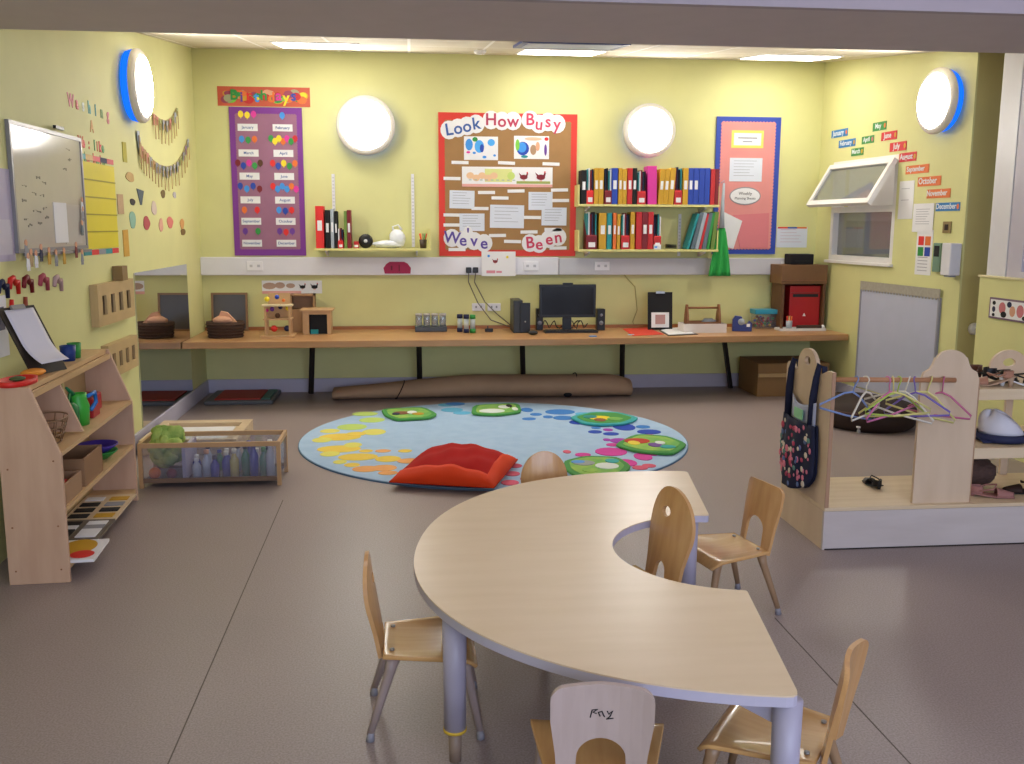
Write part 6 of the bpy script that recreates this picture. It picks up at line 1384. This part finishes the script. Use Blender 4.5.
# shelves of the right bay
XR = 3.33
for zt_, th_ in ((.752, .052), (.468, .052)):
    MB().m(BIRCHX).box((xb+.007, Y0d+.03, zt_-th_), (XR, Y1d-.02, zt_)).build('shelf', t, bevel=.002)
MB().m(BIRCH).box((XR, Y0d+.01, BH), (XR+.018, Y1d-.02, .80)).build('end_panel', t)
xq = sp(1007); yq = Y1d-.018
P = [(2.82, .205), (3.12, .205), (3.12, .80)]+arc(2.97, .80, .11, .105, 0, 180, 18)+[(2.82, .80)]
xq = atY(1008, 362, yq).x; zq = atY(1008, 362, yq).z
P = [(xq-.085, .7525), (xq+.11, .7525), (xq+.11, zq-.05)]+arc(xq, zq-.03, .105, .095, 0, 180, 18)+[(xq-.11, zq-.09), (xq-.1, .7525)]
MB().m(BIRCH).shape([P, arc(xq, zq, .035, .022, 0, 342, 14)], .016, Matrix.Translation((0, yq-.004, 0)) @ Matrix(((1, 0, 0, 0), (0, 0, -1, 0), (0, 1, 0, 0), (0, 0, 0, 1)))).build('rear_panel', t, bevel=.002)
MB().m(BIRCH).box((2.70, yq-.01, BH), (2.72, yq+.006, .699)).build('rear_post', t); MB().m(BIRCH).box((3.10, yq-.01, BH), (3.14, yq+.006, .699)).build('rear_post', t)

# child-size coat hangers
HGW = [('pastel_lilac', '9C8CC0'), ('pale_yellow', 'E0D888'), ('pink_plastic', 'D87AB0'), ('baby_blue', '7C94C8'), ('cream_white', 'E4DED0'), ('lime_plastic', 'B4CC58'), ('violet_plastic', '7A66B8'), ('rose_plastic', 'C86A90')]
def hanger(x, m_, rz, w_, lb):
    rr = .0115; zr = za+(zb_-za)*(x-X0d)/(xr1-X0d)
    t = thing('coat_hanger', (x, 4.160, zr+rr), lb, 'coat hanger', rz=0, group='plastic coat hangers on the rail')
    M = Matrix.Translation((x, 4.160, zr)) @ Matrix.Rotation(rz, 4, 'Z') @ Matrix.Rotation(math.radians(random.choice([-13, -6, 9, 14, 4])), 4, 'Y')
    R = .0165; hk = [(0, R*math.cos(q), R*math.sin(q)) for q in [math.radians(-60+240*k/10) for k in range(11)]]
    hk = [(0, -a[1], a[2]) for a in hk]
    hk = hk[::-1]; hk = [(0, -a[1], a[2]) for a in hk]
    MB(M).m(m_).tube(hk[::-1]+[(0, -.004, -.028), (0, 0, -.06)], .0032, 7).build('hook', t)
    MB(M).m(m_).tube([(0, 0, -.058), (w_*.3, 0, -.072), (w_*1.05, 0, -.148), (w_*1.03, 0, -.163), (0, 0, -.170), (-w_*1.03, 0, -.163), (-w_*1.05, 0, -.148), (-w_*.3, 0, -.072), (0, 0, -.058)], .0048, 7, cap=False).build('hanger_body', t)
xs = lambda px: atY(px, 380, 4.16).x
for px, mi, deg, w_, lb in ((856, 3, 12, .15, 'baby blue hanger farthest left on the rail'), (866, 4, 38, .13, 'cream hanger second from the left, turned away'), (888, 2, 14, .14, 'pink hanger left of the middle of the rail'),
                            (893, 1, -18, .15, 'pale yellow hanger in the middle of the rail'), (899, 5, 8, .15, 'lime green hanger in the middle of the rail'), (909, 4, -32, .15, 'cream hanger right of the lime one'),
                            (915, 6, -44, .14, 'violet hanger turned sharply, right part of the rail'), (931, 1, -22, .15, 'pale yellow hanger hanging across the centre panel'), (944, 7, -36, .13, 'rose hanger farthest right on the rail')):
    hanger(xs(px), mat(HGW[mi][0], HGW[mi][1], .35), math.radians(deg), w_, lb)

# navy floral bag hung over the left end panel
t = thing('floral_bag', (X0d-.03, 4.42, .35), 'navy flowered cloth bag with dark straps hanging on the left end of the stand', 'bag')
zb0, zb1 = .235, .572
def bagf(u, v):
    w_ = .185+.02*math.sin(PI*v)-.05*max(0, .25-v)*2; y = 4.44+(u-.5)*2*w_; z = zb0+(zb1-zb0)*v
    if v < .3: z += .05*(1-v/.3)*abs(2*u-1)**3
    return (X0d-.024-.050*math.sin(PI*u)*(1-.5*v)-.004*math.sin(u*22), y, z)
FB = mat('bag_navy', '171C38', .8); 
MB().m(FB).sheet(bagf, 20, 14, .006).build('bag_front', t)
MB().m(FB).sheet(lambda u, v: (X0d-.008, bagf(u, v)[1], bagf(u, v)[2]), 8, 6, .005).build('bag_back', t)
random.seed(77); q = MB()
fl_c = [mat('flower_pink', 'D87A90', .8), mat('flower_rose', 'B8405E', .8), mat('flower_cream', 'D8CCB8', .8), mat('flower_leaf', '5E8A80', .8), mat('flower_blue', '5A6EA0', .8)]
for k in range(95):
    u, v = random.uniform(.06, .94), random.uniform(.06, .95); p = Vector(bagf(u, v)); c = random.choice(fl_c); r_ = random.uniform(.009, .022)
    q.m(c).ball((p.x-.0035, p.y, p.z), r_, 8, (.16, 1, random.uniform(.6, 1)))
tag(q.build('flower_print', t), kind='stuff')
MB().m(mat('bag_top_lining', 'AEB4CC', .7)).sheet(lambda u, v: (X0d-.014-.02*math.sin(PI*u), 4.41+(u-.5)*.28, zb1-.005+.115*v-.03*math.sin(PI*u)*v), 12, 6, .004).build('top_lining', t)
MB().m(mat('green_label', '8CC89C', .7)).box((X0d-.046, 4.35, zb1+.01), (X0d-.041, 4.45, zb1+.06)).build('green_label', t)
for sy in (-1, 1):
    yb, yt2 = 4.44+sy*.14, yc+sy*.150
    MB().m(FB).tube([(X0d-.022, yb, zb1-.01), (X0d-.02, yb+.004*sy, .70), (X0d-.016, yt2, .80), (X0d-.004, yt2, .865 if sy < 0 else .852), (X0d+.022, yt2, .85 if sy < 0 else .84), (X0d+.030, yt2, .72)], [.020, .020, .017, .014, .014, .012], 8, flat=.45).build('strap', t)

# things on the open shelves
def shoe(x, y, z, rz, m_, m2, lb, heel=.045, s_=1):
    t = thing('shoe', (x, y, z), lb, 'shoe', group='dressing-up shoes'); M = Matrix.Translation((x, y, z)) @ Matrix.Rotation(rz, 4, 'Z') @ Matrix.Scale(s_, 4)
    def sole(u, v):
        L = u*.2-.1; w_ = .022+.014*math.sin(PI*min(1, u*1.05))**.7*(1.15 if u > .55 else .8); hh = .006+heel*(max(0, 1-u*1.7))**1.3
        return (L, (v-.5)*2*w_, hh)
    MB(M).m(m2).sheet(sole, 16, 6, .006).build('sole', t)
    def upper(u, v):
        L = .02+u*.08; w_ = .036*math.sqrt(max(.02, 1-(u)**2.2)); a = PI*v; return (L, w_*math.cos(a), .010+.034*math.sin(a)*(1-.55*u))
    MB(M).m(m_).sheet(upper, 8, 10, .004).build('upper', t)
    def back(u, v):
        a = PI*(.5+u); return (-.045+.05*math.cos(a), .026*math.sin(a), .008+heel*.75+.035*v)
    MB(M).m(m_).sheet(back, 10, 4, .004).build('heel_cup', t)
    MB(M).m(m2).cyl((-.085, 0, 0), (-.085, 0, .006+heel*.9), .009, .016, 10).build('heel', t)
    MB(M).m(m_).tube([(-.06, .026, heel+.02), (-.02, .034, .05), (.02, .0, .062), (-.0, -.036, .045), (-.06, -.026, heel+.02)], .0045, 6).build('strap', t)
SZ = .7525
PKS = mat('shoe_rose', 'A87860', .5)
shoe(2.76, 4.27, SZ, math.radians(160), PKS, mat('shoe_tan', 'B89A80', .6), 'pinkish strappy shoe on top of the open shelves, nearest the centre panel')
shoe(2.90, 4.25, SZ, math.radians(-15), BLK, PAPER, 'black shoe with a pale sole on top of the open shelves')
shoe(2.86, 4.36, SZ, math.radians(10), BLK, BLKM, 'second black shoe, behind the pale-soled one')
shoe(2.72, 4.41, SZ, math.radians(200), mat('shoe_brown', '6A4636', .5), DBROWN, 'brown shoe farthest back on the open shelves')
z = .4685
def lump(name, c, r_, sc, m_, lb, cat, wob=.1, n=16, seed=1):
    random.seed(seed); q = MB().m(m_).ball(c, r_, n, sc, wob=wob)
    lo = min(v.co.z for v in q.bm.verts)
    return q, lo
t = thing('sun_hat', (2.87, 4.36, z), 'white and navy fabric hat on the middle open shelf', 'hat')
q = MB().m(mat('cap_white', 'D4D4DE', .8))
def capf(u, v):
    a = 2*PI*u; rr = .10*math.sin(PI/2*v)**.8; return (2.88+rr*math.cos(a)*1.0-.06*(1-v), 4.34+rr*math.sin(a), z+.035+.105*math.cos(PI/2*v)*(1+.15*math.sin(3*a)))
q.sheet(capf, 24, 8, .004).build('crown', t)
MB().m(NAVY).tube([(2.88+.118*math.cos(a), 4.34+.108*math.sin(a), z+.022) for a in [2*PI*k/24 for k in range(25)]], .02, 8, cap=False).build('navy_band', t)
MB().m(NAVY).sheet(lambda u, v: (2.74+.05*v-.0, 4.26+.14*u, z+.006+.02*math.sin(PI*u)), 10, 4, .006).build('peak', t)
random.seed(91)
tag(MB().m(mat('maroon_cloth', '4A1E24', .85)).ball((2.71, 4.50, z+.11), .06, 14, (1, 1, 1.85), wob=.1).build('maroon_cloth'), 'dark maroon cloth bunched behind the white hat', 'cloth')
random.seed(92)
tag(MB().m(mat('fur_brown', '54403A', .95, bump=1, bscale=60)).ball((2.80, 4.45, BH+.085), .10, 20, (1.3, 1.1, .75), wob=.12).build('fur_wrap'), 'dark brown furry wrap on the bottom of the open shelves', 'wrap')
random.seed(93)
shoe(2.80, 4.255, BH+.001, math.radians(-20), mat('slipper_pink', 'A0706A', .8), mat('slipper_pink', 'A0706A', .8), 'dusty pink slipper in front of the furry wrap', heel=.012)
shoe(3.0, 4.30, BH+.001, math.radians(170), DBROWN, BLKM, 'dark brown shoe right of the pink slipper on the stand floor', heel=.03)
shoe(2.315, 4.50, BH+.001, math.radians(90), BLK, BLKM, 'small black shoe left behind the tall centre panel', heel=.02, s_=.8)

# round dark brown pouf on the floor behind
c = Vector((3.475, 7.0, 0)); RXp, RYp = .375, .46
t = thing('floor_pouf', c, 'large low round dark brown floor pouf seen through the dressing-up stand', 'pouf')
M = Matrix.Translation(c) @ Matrix.Diagonal((RXp, RYp, 1, 1))
MB(M).m(mat('pouf_brown', '2A1812', .75, noise=.4)).lathe([(.9, 0), (.985, .03), (1, .08), (.985, .13), (.93, .165), (.7, .185), (.3, .19), (.001, .192)], n=48).build('pouf_body', t)
MB(M).m(mat('pouf_piping', '4A2C22', .6)).tube([(.985*math.cos(q), .985*math.sin(q), .135) for q in [2*PI*k/48 for k in range(49)]], .012, 6, cap=False).build('piping', t)
p = fl(856, 431.5, 0)
t = thing('toy_peg', (p.x, p.y, 0), 'tiny white peg lying on the floor against the brown pouf', 'peg')
MB().m(WHT).lathe([(.014, 0), (.010, .03), (.022, .04), (.022, .052), (.001, .056)], (p.x, p.y-.04, 0), 14).build('peg_body', t)
